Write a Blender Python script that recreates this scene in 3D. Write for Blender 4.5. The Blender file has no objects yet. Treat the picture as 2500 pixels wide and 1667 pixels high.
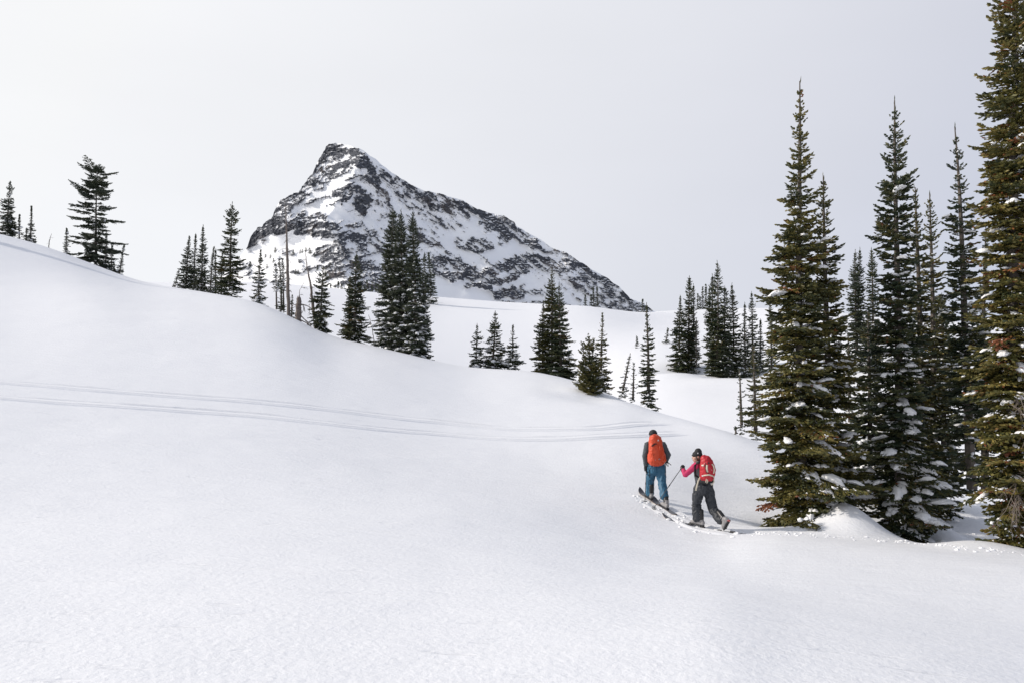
import bpy, math, random
import numpy as np
from mathutils import Vector, Matrix

# ---------------------------------------------------------------- camera, sky, sun, exposure
F = 1944.0            # focal length in pixels of the 2500 px wide photograph (28 mm lens)
CX, HY = 1250.0, 950.0   # principal column and horizon row
scene = bpy.context.scene
COL = scene.collection
cam_d = bpy.data.cameras.new("camera")
cam_d.lens = 28.0
cam_d.sensor_width = 36.0
cam_d.shift_y = (HY - 833.5) / 2500.0
cam_d.clip_start = 0.1
cam_d.clip_end = 12000.0
cam = bpy.data.objects.new("camera", cam_d)
COL.objects.link(cam)
cam.location = (0, 0, 0)
cam.rotation_euler = (math.radians(90), 0, 0)
scene.camera = cam

SUN_AZ = math.radians(-85.0)     # from the view direction, negative = left
SUN_EL = math.radians(31.0)
SUN_DIR = Vector((math.sin(SUN_AZ) * math.cos(SUN_EL), math.cos(SUN_AZ) * math.cos(SUN_EL), math.sin(SUN_EL)))
sun_d = bpy.data.lights.new("sun", 'SUN')
sun_d.energy = 3.4
sun_d.angle = math.radians(2.0)
sun_d.color = (1.0, 0.92, 0.82)
sun = bpy.data.objects.new("sun", sun_d)
COL.objects.link(sun)
sun.rotation_euler = SUN_DIR.to_track_quat('Z', 'Y').to_euler()

world = bpy.data.worlds.new("World")
scene.world = world
world.use_nodes = True
wt = world.node_tree
wt.nodes.clear()


def N(t, kind, **kw):
    n = t.nodes.new(kind)
    for k, v in kw.items():
        setattr(n, k, v)
    return n


def mathn(t, op, a, b=None, c=None, clamp=False):
    n = N(t, 'ShaderNodeMath', operation=op, use_clamp=clamp)
    for i, v in enumerate((a, b, c)):
        if v is None:
            continue
        if isinstance(v, (int, float)):
            n.inputs[i].default_value = v
        else:
            t.links.new(v, n.inputs[i])
    return n.outputs[0]


def mixc(t, fac, a, b, blend='MIX'):
    n = N(t, 'ShaderNodeMix', data_type='RGBA', blend_type=blend)
    for i, v in ((0, fac), (6, a), (7, b)):
        if isinstance(v, (int, float)):
            n.inputs[i].default_value = v
        elif isinstance(v, tuple):
            n.inputs[i].default_value = v if len(v) == 4 else (*v, 1)
        else:
            t.links.new(v, n.inputs[i])
    return n.outputs[2]


sky_t = N(wt, 'ShaderNodeTexSky', sky_type='NISHITA')
sky_t.sun_disc = False
sky_t.sun_elevation = SUN_EL
sky_t.sun_rotation = -SUN_AZ if False else SUN_AZ
sky_t.altitude = 2000
sky_t.dust_density = 3.0
skc = mixc(wt, 1.0, sky_t.outputs[0], (0.15, 0.15, 0.15), 'MULTIPLY')
tc = N(wt, 'ShaderNodeTexCoord')
dot = N(wt, 'ShaderNodeVectorMath', operation='DOT_PRODUCT')
wt.links.new(tc.outputs['Generated'], dot.inputs[0])
dot.inputs[1].default_value = SUN_DIR
c01 = mathn(wt, 'MULTIPLY_ADD', dot.outputs['Value'], 0.5, 0.5, True)
ramp = N(wt, 'ShaderNodeValToRGB')                 # thin high cloud: bright towards the sun, bluer away from it
ramp.color_ramp.interpolation = 'B_SPLINE'
for k, (p_, c_) in enumerate(((0.0, (0.20, 0.28, 0.51)), (0.22, (0.42, 0.49, 0.68)), (0.38, (0.69, 0.705, 0.785)), (0.55, (0.82, 0.83, 0.885)), (0.78, (0.98, 0.985, 1.0)), (1.0, (1.14, 1.12, 1.09)))):
    e_ = ramp.color_ramp.elements[k] if k < 2 else ramp.color_ramp.elements.new(p_)
    e_.position = p_
    e_.color = (*c_, 1)
wt.links.new(c01, ramp.inputs[0])
noi = N(wt, 'ShaderNodeTexNoise')
noi.inputs['Scale'].default_value = 2.0
noi.inputs['Detail'].default_value = 5.0
noi.inputs['Roughness'].default_value = 0.45
mp = N(wt, 'ShaderNodeMapping')
mp.inputs['Scale'].default_value = (1, 1, 3.0)
wt.links.new(tc.outputs['Generated'], mp.inputs[0])
wt.links.new(mp.outputs[0], noi.inputs[0])
cl = ramp.outputs[0]
var = mathn(wt, 'MULTIPLY_ADD', noi.outputs['Fac'], 0.13, 0.935)
clv = N(wt, 'ShaderNodeVectorMath', operation='SCALE')
wt.links.new(cl, clv.inputs[0])
wt.links.new(var, clv.inputs['Scale'])
sepw = N(wt, 'ShaderNodeSeparateXYZ')
wt.links.new(tc.outputs['Generated'], sepw.inputs[0])
cover = N(wt, 'ShaderNodeMapRange', interpolation_type='SMOOTHSTEP')     # the veil thins out overhead, where one looks straight through it
cover.inputs['From Min'].default_value = 0.40
cover.inputs['From Max'].default_value = 1.0
cover.inputs['To Min'].default_value = 0.94
cover.inputs['To Max'].default_value = 0.30
wt.links.new(sepw.outputs['Z'], cover.inputs['Value'])
allc = mixc(wt, cover.outputs[0], skc, clv.outputs[0])
bg = N(wt, 'ShaderNodeBackground')
bg.inputs['Strength'].default_value = 0.97
wt.links.new(allc, bg.inputs['Color'])
wo = N(wt, 'ShaderNodeOutputWorld')
wt.links.new(bg.outputs[0], wo.inputs['Surface'])

scene.view_settings.view_transform = 'Standard'
scene.view_settings.look = 'None'
scene.view_settings.exposure = 0.0
scene.view_settings.gamma = 1.0
scene.view_settings.use_curve_mapping = False
scene.cycles.max_bounces = 6
scene.cycles.diffuse_bounces = 3

# ---------------------------------------------------------------- small tools
rng = np.random.default_rng(11)


def _hash(ix, iy, iz, seed):
    h = (ix.astype(np.int64) * 374761393 + iy.astype(np.int64) * 668265263 + iz.astype(np.int64) * 2147483647 + seed * 974711) & 0xFFFFFFFF
    h = ((h ^ (h >> 13)) * 1274126177) & 0xFFFFFFFF
    h = ((h ^ (h >> 16)) * 2246822519) & 0xFFFFFFFF
    return ((h ^ (h >> 15)) & 0xFFFFFF) / float(0xFFFFFF)


def vnoise(x, y, z=None, seed=0):
    """value noise in -1..1"""
    x = np.asarray(x, float)
    y = np.asarray(y, float)
    x, y = np.broadcast_arrays(x, y)
    if z is None:
        xi, yi = np.floor(x), np.floor(y)
        fx, fy = x - xi, y - yi
        fx = fx * fx * fx * (fx * (fx * 6 - 15) + 10)
        fy = fy * fy * fy * (fy * (fy * 6 - 15) + 10)
        zz = np.zeros_like(xi)
        a = _hash(xi, yi, zz, seed)
        b = _hash(xi + 1, yi, zz, seed)
        c = _hash(xi, yi + 1, zz, seed)
        d = _hash(xi + 1, yi + 1, zz, seed)
        return 2 * ((a * (1 - fx) + b * fx) * (1 - fy) + (c * (1 - fx) + d * fx) * fy) - 1
    z = np.broadcast_to(np.asarray(z, float), x.shape)
    xi, yi, zi = np.floor(x), np.floor(y), np.floor(z)
    fx, fy, fz = [t * t * (3 - 2 * t) for t in (x - xi, y - yi, z - zi)]
    r = 0
    for dx in (0, 1):
        for dy in (0, 1):
            for dz in (0, 1):
                w = (fx if dx else 1 - fx) * (fy if dy else 1 - fy) * (fz if dz else 1 - fz)
                r = r + w * _hash(xi + dx, yi + dy, zi + dz, seed)
    return 2 * r - 1


def fbm(x, y, octv=4, seed=0, gain=0.5, lac=2.03):
    r, a, s = 0, 1.0, 0
    x = np.asarray(x, float)
    y = np.asarray(y, float)
    for o in range(octv):
        c, sn = math.cos(0.6 * o), math.sin(0.6 * o)
        r = r + a * vnoise(x * c - y * sn, x * sn + y * c, None, seed + 17 * o)
        s += a
        a *= gain
        x = x * lac
        y = y * lac
    return r / s


def ridged(x, y, octv=4, seed=0, gain=0.55, lac=2.1):
    r, a, s = 0, 1.0, 0
    for o in range(octv):
        r = r + a * (1 - 2 * np.abs(vnoise(x * lac ** o, y * lac ** o, None, seed + 31 * o)))
        s += a
        a *= gain
    return r / s


def sstep(a, b, x):
    t = np.clip((np.asarray(x, float) - a) / (b - a), 0, 1)
    return t * t * (3 - 2 * t)


def pchip_slopes(X, Y):
    h = np.diff(X, axis=-1)
    d = np.diff(Y, axis=-1) / h
    m = np.zeros_like(Y)
    w1 = 2 * h[..., 1:] + h[..., :-1]
    w2 = h[..., 1:] + 2 * h[..., :-1]
    d0, d1 = d[..., :-1], d[..., 1:]
    ok = d0 * d1 > 0
    with np.errstate(divide='ignore', invalid='ignore'):
        v = (w1 + w2) / (w1 / d0 + w2 / d1)
    m[..., 1:-1] = np.where(ok, v, 0)
    m[..., 0] = d[..., 0]
    m[..., -1] = d[..., -1]
    return m


def pchip_cols(X, Y, q):
    """X,Y (N,K); q (N,M): monotone cubic along the last axis"""
    m = pchip_slopes(X, Y)
    out = np.zeros_like(q)
    for k in range(X.shape[1] - 1):
        x0, x1 = X[:, k:k + 1], X[:, k + 1:k + 2]
        h = x1 - x0
        t = (q - x0) / h
        sel = (t >= 0) & ((t < 1) if k < X.shape[1] - 2 else (t <= 1e9))
        tt = np.clip(t, 0, 1)
        y = ((2 * tt ** 3 - 3 * tt ** 2 + 1) * Y[:, k:k + 1] + (tt ** 3 - 2 * tt ** 2 + tt) * h * m[:, k:k + 1]
             + (-2 * tt ** 3 + 3 * tt ** 2) * Y[:, k + 1:k + 2] + (tt ** 3 - tt ** 2) * h * m[:, k + 1:k + 2])
        out = np.where(sel, y, out)
    return out


def table(tab, x):
    a = np.array(tab, float)
    x = np.clip(np.asarray(x, float), a[0, 0], a[-1, 0])
    sh = x.shape
    return pchip_cols(a[None, :, 0], a[None, :, 1], x.reshape(1, -1)).reshape(sh)


def px_to_uv(x, y):
    return (x - CX) / F, (HY - y) / F


class MB:
    """collects vertices, triangles/quads, one float attribute and material slots into ONE mesh"""

    def __init__(self):
        self.v, self.f3, self.f4, self.t, self.m3, self.m4, self.n = [], [], [], [], [], [], 0

    def add(self, v, tris=None, quads=None, tint=0.5, mat=0):
        v = np.asarray(v, float).reshape(-1, 3)
        if tris is not None and len(tris):
            tris = np.asarray(tris, int).reshape(-1, 3)
            self.f3.append(tris + self.n)
            self.m3.append(np.full(len(tris), mat, int))
        if quads is not None and len(quads):
            quads = np.asarray(quads, int).reshape(-1, 4)
            self.f4.append(quads + self.n)
            self.m4.append(np.full(len(quads), mat, int))
        self.v.append(v)
        self.t.append(np.broadcast_to(np.asarray(tint, float), (len(v),)).copy())
        self.n += len(v)

    def mesh(self, name, mats, smooth=False, attr='tint'):
        v = np.concatenate(self.v)
        f3 = np.concatenate(self.f3) if self.f3 else np.zeros((0, 3), int)
        f4 = np.concatenate(self.f4) if self.f4 else np.zeros((0, 4), int)
        me = bpy.data.meshes.new(name)
        me.vertices.add(len(v))
        me.vertices.foreach_set('co', v.astype(np.float32).ravel())
        nl = f3.size + f4.size
        me.loops.add(nl)
        me.loops.foreach_set('vertex_index', np.concatenate([f3.ravel(), f4.ravel()]).astype(np.int32))
        npoly = len(f3) + len(f4)
        me.polygons.add(npoly)
        st = np.concatenate([np.arange(len(f3)) * 3, f3.size + np.arange(len(f4)) * 4]).astype(np.int32)
        me.polygons.foreach_set('loop_start', st)
        for m in (mats if isinstance(mats, (list, tuple)) else [mats]):
            me.materials.append(m)
        mi = np.concatenate([*self.m3, *self.m4]).astype(np.int32)
        me.polygons.foreach_set('material_index', mi)
        me.polygons.foreach_set('use_smooth', np.full(npoly, smooth, bool))
        me.update(calc_edges=True)
        a = me.attributes.new(attr, 'FLOAT', 'POINT')
        a.data.foreach_set('value', np.concatenate(self.t).astype(np.float32))
        return me

    def build(self, name, mats, parent=None, smooth=False):
        return link(name, self.mesh(name, mats, smooth), parent)


def link(name, data, parent=None):
    o = bpy.data.objects.new(name, data)
    COL.objects.link(o)
    if parent is not None:
        o.parent = parent
        o.matrix_parent_inverse = Matrix.Translation(-parent.location)
    return o


def tag(o, label=None, cat=None, group=None, kind=None):
    if label:
        o['label'] = label
    if cat:
        o['category'] = cat
    if group:
        o['group'] = group
    if kind:
        o['kind'] = kind
    return o


def empty(name, loc, label, cat, group=None):
    o = link(name, None)
    o.location = loc
    o.empty_display_size = 0.2
    return tag(o, label, cat, group)


def frames(P):
    P = np.asarray(P, float)
    T = np.gradient(P, axis=0)
    T /= np.linalg.norm(T, axis=1, keepdims=True) + 1e-9
    return T


def tube(mb, P, R, sides=6, tint=0.5, mat=0, side=None, R2=None, cap=True, jit=0.0):
    """loft along P; R across `side`, R2 across the other axis"""
    P = np.asarray(P, float)
    n = len(P)
    R = np.broadcast_to(np.asarray(R, float), (n,))
    R2 = R if R2 is None else np.broadcast_to(np.asarray(R2, float), (n,))
    T = frames(P)
    s = np.array(side if side is not None else ((1, 0, 0) if abs(T[:, 0].mean()) < 0.8 else (0, 1, 0)), float)
    S = s[None] - T * (T @ s)[:, None]
    S /= np.linalg.norm(S, axis=1, keepdims=True) + 1e-9
    B = np.cross(T, S)
    a = np.arange(sides) * 2 * math.pi / sides
    ring = (S[:, None, :] * np.cos(a)[None, :, None] * R[:, None, None] + B[:, None, :] * np.sin(a)[None, :, None] * R2[:, None, None])
    if jit:
        ring = ring * (1 + jit * rng.uniform(-1, 1, (n, sides, 1)))
    V = (P[:, None, :] + ring).reshape(-1, 3)
    q = []
    for i in range(n - 1):
        for k in range(sides):
            k2 = (k + 1) % sides
            q.append((i * sides + k, i * sides + k2, (i + 1) * sides + k2, (i + 1) * sides + k))
    tris = []
    if cap:
        V = np.vstack([V, P[0] - T[0] * R[0] * 0.15, P[-1] + T[-1] * R[-1] * 0.15])
        b0, b1 = n * sides, n * sides + 1
        for k in range(sides):
            k2 = (k + 1) % sides
            tris.append((b0, k2, k))
            tris.append((b1, (n - 1) * sides + k, (n - 1) * sides + k2))
    mb.add(V, tris, q, tint, mat)


def ico(sub):
    t = (1 + 5 ** .5) / 2
    v = np.array([(-1, t, 0), (1, t, 0), (-1, -t, 0), (1, -t, 0), (0, -1, t), (0, 1, t), (0, -1, -t), (0, 1, -t), (t, 0, -1), (t, 0, 1), (-t, 0, -1), (-t, 0, 1)], float)
    v /= np.linalg.norm(v[0])
    f = [(0, 11, 5), (0, 5, 1), (0, 1, 7), (0, 7, 10), (0, 10, 11), (1, 5, 9), (5, 11, 4), (11, 10, 2), (10, 7, 6), (7, 1, 8), (3, 9, 4), (3, 4, 2), (3, 2, 6), (3, 6, 8), (3, 8, 9), (4, 9, 5), (2, 4, 11), (6, 2, 10), (8, 6, 7), (9, 8, 1)]
    for _ in range(sub):
        v = list(map(tuple, v))
        cache, nf = {}, []

        def mid(a, b):
            k = (min(a, b), max(a, b))
            if k not in cache:
                m = (np.array(v[a]) + np.array(v[b])) / 2
                v.append(tuple(m / np.linalg.norm(m)))
                cache[k] = len(v) - 1
            return cache[k]
        for a, b, c in f:
            ab, bc, ca = mid(a, b), mid(b, c), mid(c, a)
            nf += [(a, ab, ca), (b, bc, ab), (c, ca, bc), (ab, bc, ca)]
        f = nf
        v = np.array(v)
    return np.array(v), np.array(f)


ICO1, ICO2, ICO3 = ico(1), ico(2), ico(3)

# ---------------------------------------------------------------- materials


def new_mat(name):
    m = bpy.data.materials.new(name)
    m.use_nodes = True
    t = m.node_tree
    b = t.nodes['Principled BSDF']
    return m, t, b


def plain(name, col, rough=0.6, var=0.12, scale=30.0, metallic=0.0, bump=0.0):
    m, t, b = new_mat(name)
    tcn = N(t, 'ShaderNodeTexCoord')
    n = N(t, 'ShaderNodeTexNoise')
    n.inputs['Scale'].default_value = scale
    n.inputs['Detail'].default_value = 4
    t.links.new(tcn.outputs['Object'], n.inputs[0])
    lo = tuple(c * (1 - var) for c in col)
    hi = tuple(min(1, c * (1 + var)) for c in col)
    t.links.new(mixc(t, n.outputs['Fac'], lo, hi), b.inputs['Base Color'])
    b.inputs['Roughness'].default_value = rough
    b.inputs['Metallic'].default_value = metallic
    if bump:
        bp = N(t, 'ShaderNodeBump')
        bp.inputs['Strength'].default_value = bump
        bp.inputs['Distance'].default_value = 0.01
        t.links.new(n.outputs['Fac'], bp.inputs['Height'])
        t.links.new(bp.outputs[0], b.inputs['Normal'])
    return m


def snow_material():
    m, t, b = new_mat('snow')
    geo = N(t, 'ShaderNodeNewGeometry')

    def nz(scale, detail, rough, sc=(1, 1, 1)):
        mp = N(t, 'ShaderNodeMapping')
        mp.inputs['Scale'].default_value = sc
        mp.inputs['Rotation'].default_value = (0, 0, 0.3)
        t.links.new(geo.outputs['Position'], mp.inputs[0])
        n = N(t, 'ShaderNodeTexNoise')
        n.inputs['Scale'].default_value = scale
        n.inputs['Detail'].default_value = detail
        n.inputs['Roughness'].default_value = rough
        t.links.new(mp.outputs[0], n.inputs[0])
        return n.outputs['Fac']
    grain = nz(16.0, 6, 0.62)                        # settled crystals, small pits
    ripple = nz(2.4, 4, 0.5, (0.35, 1.6, 1))         # faint wind ripples
    crust = nz(5.0, 3, 0.5, (0.3, 1.5, 1))
    pits = mathn(t, 'MULTIPLY', mathn(t, 'SUBTRACT', 0.35, crust, clamp=True), -1.8)   # rare small scoops
    h = mathn(t, 'ADD', mathn(t, 'MULTIPLY', grain, 0.020), mathn(t, 'MULTIPLY', ripple, 0.05))
    h = mathn(t, 'ADD', h, mathn(t, 'MULTIPLY', pits, 0.10))
    bp = N(t, 'ShaderNodeBump')
    bp.inputs['Strength'].default_value = 0.65
    bp.inputs['Distance'].default_value = 1.0
    t.links.new(h, bp.inputs['Height'])
    t.links.new(bp.outputs[0], b.inputs['Normal'])
    c = mixc(t, grain, (0.795, 0.808, 0.842), (0.855, 0.864, 0.888))
    t.links.new(c, b.inputs['Base Color'])
    b.inputs['Roughness'].default_value = 0.55
    b.inputs['Specular IOR Level'].default_value = 0.25
    return m


def snow_load_material():
    m, t, b = new_mat('snow_load')
    tcn = N(t, 'ShaderNodeNewGeometry')
    n = N(t, 'ShaderNodeTexNoise')
    n.inputs['Scale'].default_value = 14
    n.inputs['Detail'].default_value = 4
    t.links.new(tcn.outputs['Position'], n.inputs[0])
    bp = N(t, 'ShaderNodeBump')
    bp.inputs['Strength'].default_value = 0.5
    bp.inputs['Distance'].default_value = 0.05
    t.links.new(n.outputs['Fac'], bp.inputs['Height'])
    t.links.new(bp.outputs[0], b.inputs['Normal'])
    t.links.new(mixc(t, n.outputs['Fac'], (0.84, 0.85, 0.87), (0.90, 0.90, 0.91)), b.inputs['Base Color'])
    b.inputs['Roughness'].default_value = 0.6
    b.inputs['Specular IOR Level'].default_value = 0.2
    return m


def needle_material(name, cols):
    m, t, b = new_mat(name)
    a = N(t, 'ShaderNodeAttribute', attribute_name='tint')
    r = N(t, 'ShaderNodeValToRGB')
    r.color_ramp.elements.remove(r.color_ramp.elements[1])
    for i, (p, c) in enumerate(cols):
        e = r.color_ramp.elements[0] if i == 0 else r.color_ramp.elements.new(p)
        e.position = p
        e.color = (*c, 1)
    t.links.new(a.outputs['Fac'], r.inputs[0])
    geo = N(t, 'ShaderNodeNewGeometry')
    n = N(t, 'ShaderNodeTexNoise')
    n.inputs['Scale'].default_value = 1.7
    n.inputs['Detail'].default_value = 3
    t.links.new(geo.outputs['Position'], n.inputs[0])
    v = mathn(t, 'MULTIPLY_ADD', n.outputs['Fac'], 0.9, 0.55)
    sc = N(t, 'ShaderNodeVectorMath', operation='SCALE')
    t.links.new(r.outputs[0], sc.inputs[0])
    t.links.new(v, sc.inputs['Scale'])
    t.links.new(sc.outputs[0], b.inputs['Base Color'])
    b.inputs['Roughness'].default_value = 0.55
    b.inputs['Specular IOR Level'].default_value = 0.35
    return m


SNOW = snow_material()
SNOWLOAD = snow_load_material()
NEEDLE = needle_material('fir_needles', [(0.0, (0.012, 0.021, 0.013)), (0.35, (0.024, 0.038, 0.018)), (0.65, (0.064, 0.068, 0.025)), (0.9, (0.125, 0.108, 0.036)), (0.97, (0.16, 0.065, 0.028))])
NEEDLE_OLIVE = needle_material('olive_needles', [(0.0, (0.012, 0.020, 0.010)), (0.28, (0.034, 0.042, 0.015)), (0.58, (0.100, 0.092, 0.024)), (0.90, (0.195, 0.150, 0.040)), (0.985, (0.20, 0.07, 0.028))])
NEEDLE_DARK = needle_material('dark_needles', [(0.0, (0.022, 0.034, 0.026)), (0.5, (0.048, 0.060, 0.036)), (1.0, (0.100, 0.100, 0.046))])
RUST = needle_material('rusty_needles', [(0.0, (0.11, 0.042, 0.022)), (1.0, (0.24, 0.085, 0.036))])
BARK = plain('bark', (0.105, 0.088, 0.074), 0.85, 0.45, 9.0, bump=0.6)
DEADWOOD = plain('weathered_wood', (0.15, 0.125, 0.11), 0.85, 0.4, 9.0, bump=0.6)
TWIG = plain('grey_twig', (0.19, 0.155, 0.13), 0.9, 0.4, 6.0)

# ---------------------------------------------------------------- terrain
A_Y = [(-800, 470), (-300, 520), (0, 572), (100, 599), (180, 627), (300, 672), (366, 692), (430, 702), (530, 719), (590, 729), (648, 747), (733, 784), (808, 820), (904, 842), (958, 856), (1047, 876), (1137, 895), (1276, 904), (1382, 923), (1488, 962), (1605, 1005), (1700, 1031), (1807, 1063), (1860, 1080), (2000, 1130), (2200, 1185), (2500, 1230), (3200, 1290)]
A_R = [(-800, 90), (0, 85), (180, 84), (366, 80), (430, 75), (530, 70), (648, 62), (733, 57), (808, 53), (904, 50), (1047, 47), (1276, 47), (1382, 45), (1488, 38), (1605, 34), (1700, 31), (1860, 28), (2200, 27), (2500, 28), (3200, 30)]
B_Y = [(-800, 700), (0, 690), (360, 690), (590, 689), (744, 697), (850, 708), (1063, 725), (1275, 740), (1435, 748), (1573, 763), (1650, 758), (1720, 756), (1860, 752), (2000, 758), (2100, 770), (2300, 785), (2500, 790), (3200, 800)]
B_R = [(-800, 260), (0, 200), (360, 190), (744, 178), (1063, 170), (1435, 157), (1560, 158), (1660, 200), (1860, 205), (2000, 190), (2500, 160), (3200, 150)]
S_Y = [(-800, 480), (1000, 866), (1250, 893), (1300, 895), (1450, 925), (1500, 925), (1540, 912), (1600, 900), (1650, 903), (1740, 912), (1850, 917), (1950, 905), (2200, 885), (3200, 900)]
NEAR = [  # x : z at R = 5, 11, 16, 19, 24
    (-800, -1.6, -1.45, -0.95, -0.5, 0.3), (0, -1.62, -1.6, -1.2, -0.8, -0.1), (600, -1.65, -1.75, -1.5, -1.15, -0.55),
    (1250, -1.7, -2.1, -2.2, -2.05, -1.55), (1600, -1.7, -2.4, -2.75, -2.5, -1.75), (1750, -1.7, -2.45, -2.87, -2.85, -2.2),
    (1900, -1.75, -2.5, -2.78, -3.0, -2.6), (2200, -1.8, -2.55, -2.80, -3.25, -3.1), (2500, -1.85, -2.6, -2.80, -3.3, -3.4), (3200, -2.0, -2.9, -3.3, -3.6, -3.8)]
A_COR = [(-800.0, 0.0), (3200.0, 0.0)]
B_COR = [(-800.0, 0.0), (3200.0, 0.0)]


def az_to_x(az):
    """photo column that an azimuth belongs to, wrapping smoothly round the back"""
    lim = math.radians(46)
    inner = CX + F * np.tan(np.clip(az, -lim, lim))
    xl, xr = CX - F * math.tan(lim), CX + F * math.tan(lim)
    back = np.where(az > 0, az, az + 2 * math.pi)
    t = (back - lim) / (2 * math.pi - 2 * lim)
    t = t * t * (3 - 2 * t)
    return np.where(np.abs(az) <= lim, inner, xr + (xl - xr) * t)


def controls(az):
    x = az_to_x(az)
    ca = np.cos(np.arctan((x - CX) / F))
    ar, ay, br, by = table(A_R, x), table(A_Y, x), table(B_R, x), table(B_Y, x)
    za = (HY - ay) / F * ar * ca + table(A_COR, x)
    zb = (HY - by) / F * br * ca + table(B_COR, x)
    Rs = [np.zeros_like(x)]
    Zs = [np.full_like(x, -1.66)]
    for i, R in enumerate((5, 11, 16, 19, 24)):
        Rs.append(np.full_like(x, R))
        Zs.append(table([(r[0], r[i + 1]) for r in NEAR], x))
    Rs.append(24 + 0.5 * (ar - 24))
    Zs.append(Zs[-1] + table([(-800, 0.37), (0, 0.41), (366, 0.575), (800, 0.56), (1200, 0.53), (3200, 0.52)], x) * (za - Zs[-1]))
    Rs.append(ar)
    Zs.append(za)
    left = sstep(900, 400, x)
    rd = ar * 1.12
    Rs.append(rd)
    Zs.append((za / ar) * rd - (0.5 + 1.0 * left))
    rv = ar * 1.32 + 4
    Rs.append(rv)
    Zs.append((za / ar) * rv - (2.0 + 4.0 * left))
    sr = np.maximum(rv + 14, 70)
    Rs.append(sr)
    Zs.append((HY - np.minimum(table(S_Y, x), ay - 1)) / F * sr * ca - 2.0 * left)
    mr = sr + 0.5 * (br - sr)
    zs = Zs[-1]
    Rs.append(mr)
    Zs.append(zs + 0.53 * (zb - zs))
    Rs.append(br)
    Zs.append(zb)
    Rs.append(br * 1.25)
    Zs.append(zb - 6)
    Rs.append(np.full_like(x, 480.0))
    Zs.append(np.full_like(x, -35.0))
    Rs.append(np.full_like(x, 700.0))
    Zs.append(np.full_like(x, -60.0))
    Rs.append(np.full_like(x, 7000.0))
    Zs.append(np.full_like(x, -90.0))
    return np.stack(Rs, -1), np.stack(Zs, -1)


BUMPS = []     # (x, y, radius_x, radius_y, height): drifts, mounds and tree wells


XG = np.linspace(-800, 3200, 641)
LG = np.linspace(math.log(0.5), math.log(7000), 900)
GRID = None


def blur(A, sig, axis):
    k = int(3 * sig + 1)
    w = np.exp(-0.5 * (np.arange(-k, k + 1) / sig) ** 2)
    w /= w.sum()
    A = np.moveaxis(A, axis, 0)
    P = np.concatenate([np.repeat(A[:1], k, 0), A, np.repeat(A[-1:], k, 0)])
    out = sum(w[i] * P[i:i + len(A)] for i in range(2 * k + 1))
    return np.moveaxis(out, 0, axis)


def make_grid():
    """the lie of the land on a grid of bearings and distances, rounded off like wind-packed snow"""
    global GRID
    Rc, Zc = controls(np.arctan((XG - CX) / F))
    Rc, Zc = blur(Rc, 9.0, 0), blur(Zc, 9.0, 0)
    Zg = pchip_cols(Rc, Zc, np.broadcast_to(np.exp(LG)[None], (len(XG), len(LG))).copy())
    GRID = blur(blur(Zg, 6.0, 1), 4.0, 0)


def cr(t):
    return (-0.5 * t ** 3 + t ** 2 - 0.5 * t, 1.5 * t ** 3 - 2.5 * t ** 2 + 1, -1.5 * t ** 3 + 2 * t ** 2 + 0.5 * t, 0.5 * t ** 3 - 0.5 * t ** 2)


def terrain_cols(az, R):
    """az (N,), R (N,M) -> z (N,M)"""
    fx = (np.clip(az_to_x(az), -799, 3199) - XG[0]) / (XG[1] - XG[0])
    fy = (np.log(np.clip(R, 0.51, 6900)) - LG[0]) / (LG[1] - LG[0])
    ix, iy = np.floor(fx).astype(int), np.floor(fy).astype(int)
    wx, wy = cr(fx - ix), cr(fy - iy)
    z = 0
    for a in range(4):
        xa = np.clip(ix - 1 + a, 0, len(XG) - 1)[:, None]
        row = 0
        for c in range(4):
            row = row + wy[c] * GRID[xa, np.clip(iy - 1 + c, 0, len(LG) - 1)]
        z = z + wx[a][:, None] * row
    return z


def detail(X, Y, R):
    d = fbm(X * 0.11, Y * 0.11, 3, 5) * 0.08 * np.clip((R - 2) / 16, 0, 1) * np.clip(60 / (R + 20), 0.3, 1)
    d = d + fbm(X * 0.75, Y * 0.75, 3, 9) * 0.016 * np.clip(R / 6, 0, 1)
    d = d + fbm(X * 0.03, Y * 0.03, 3, 15) * 0.8 * sstep(90, 140, R)
    for (bx, by, rx, ry, h) in BUMPS:
        k = ((X - bx) / rx) ** 2 + ((Y - by) / ry) ** 2
        d = d + h * np.exp(-np.clip(k, 0, 30))
    return d


def ground(X, Y):
    X = np.atleast_1d(np.asarray(X, float))
    Y = np.atleast_1d(np.asarray(Y, float))
    R = np.hypot(X, Y)
    az = np.arctan2(X, Y)
    return terrain_cols(az, R[:, None])[:, 0] + detail(X, Y, R)


# bring the crests to the rows seen in the photograph
for it in range(6):
    make_grid()
    xs = np.linspace(-600, 3000, 130)
    az = np.arctan((xs - CX) / F)
    fr = np.linspace(0.75, 1.2, 70)
    for which in 'AB':
        r0 = table(A_R if which == 'A' else B_R, xs)
        RR = r0[:, None] * fr[None]
        X, Y = RR * np.sin(az)[:, None], RR * np.cos(az)[:, None]
        z = terrain_cols(az, RR) + detail(X, Y, RR)
        v = (z / Y)
        k = v.argmax(1)
        want = (HY - table(A_Y if which == 'A' else B_Y, xs)) / F
        err = (want - v.max(1)) * r0 * np.cos(az)
        cor = A_COR if which == 'A' else B_COR
        base = table(cor, xs)
        newc = [(float(a), float(b)) for a, b in zip(xs, base + 0.9 * err)]
        if which == 'A':
            A_COR = newc
        else:
            B_COR = newc
make_grid()


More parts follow.
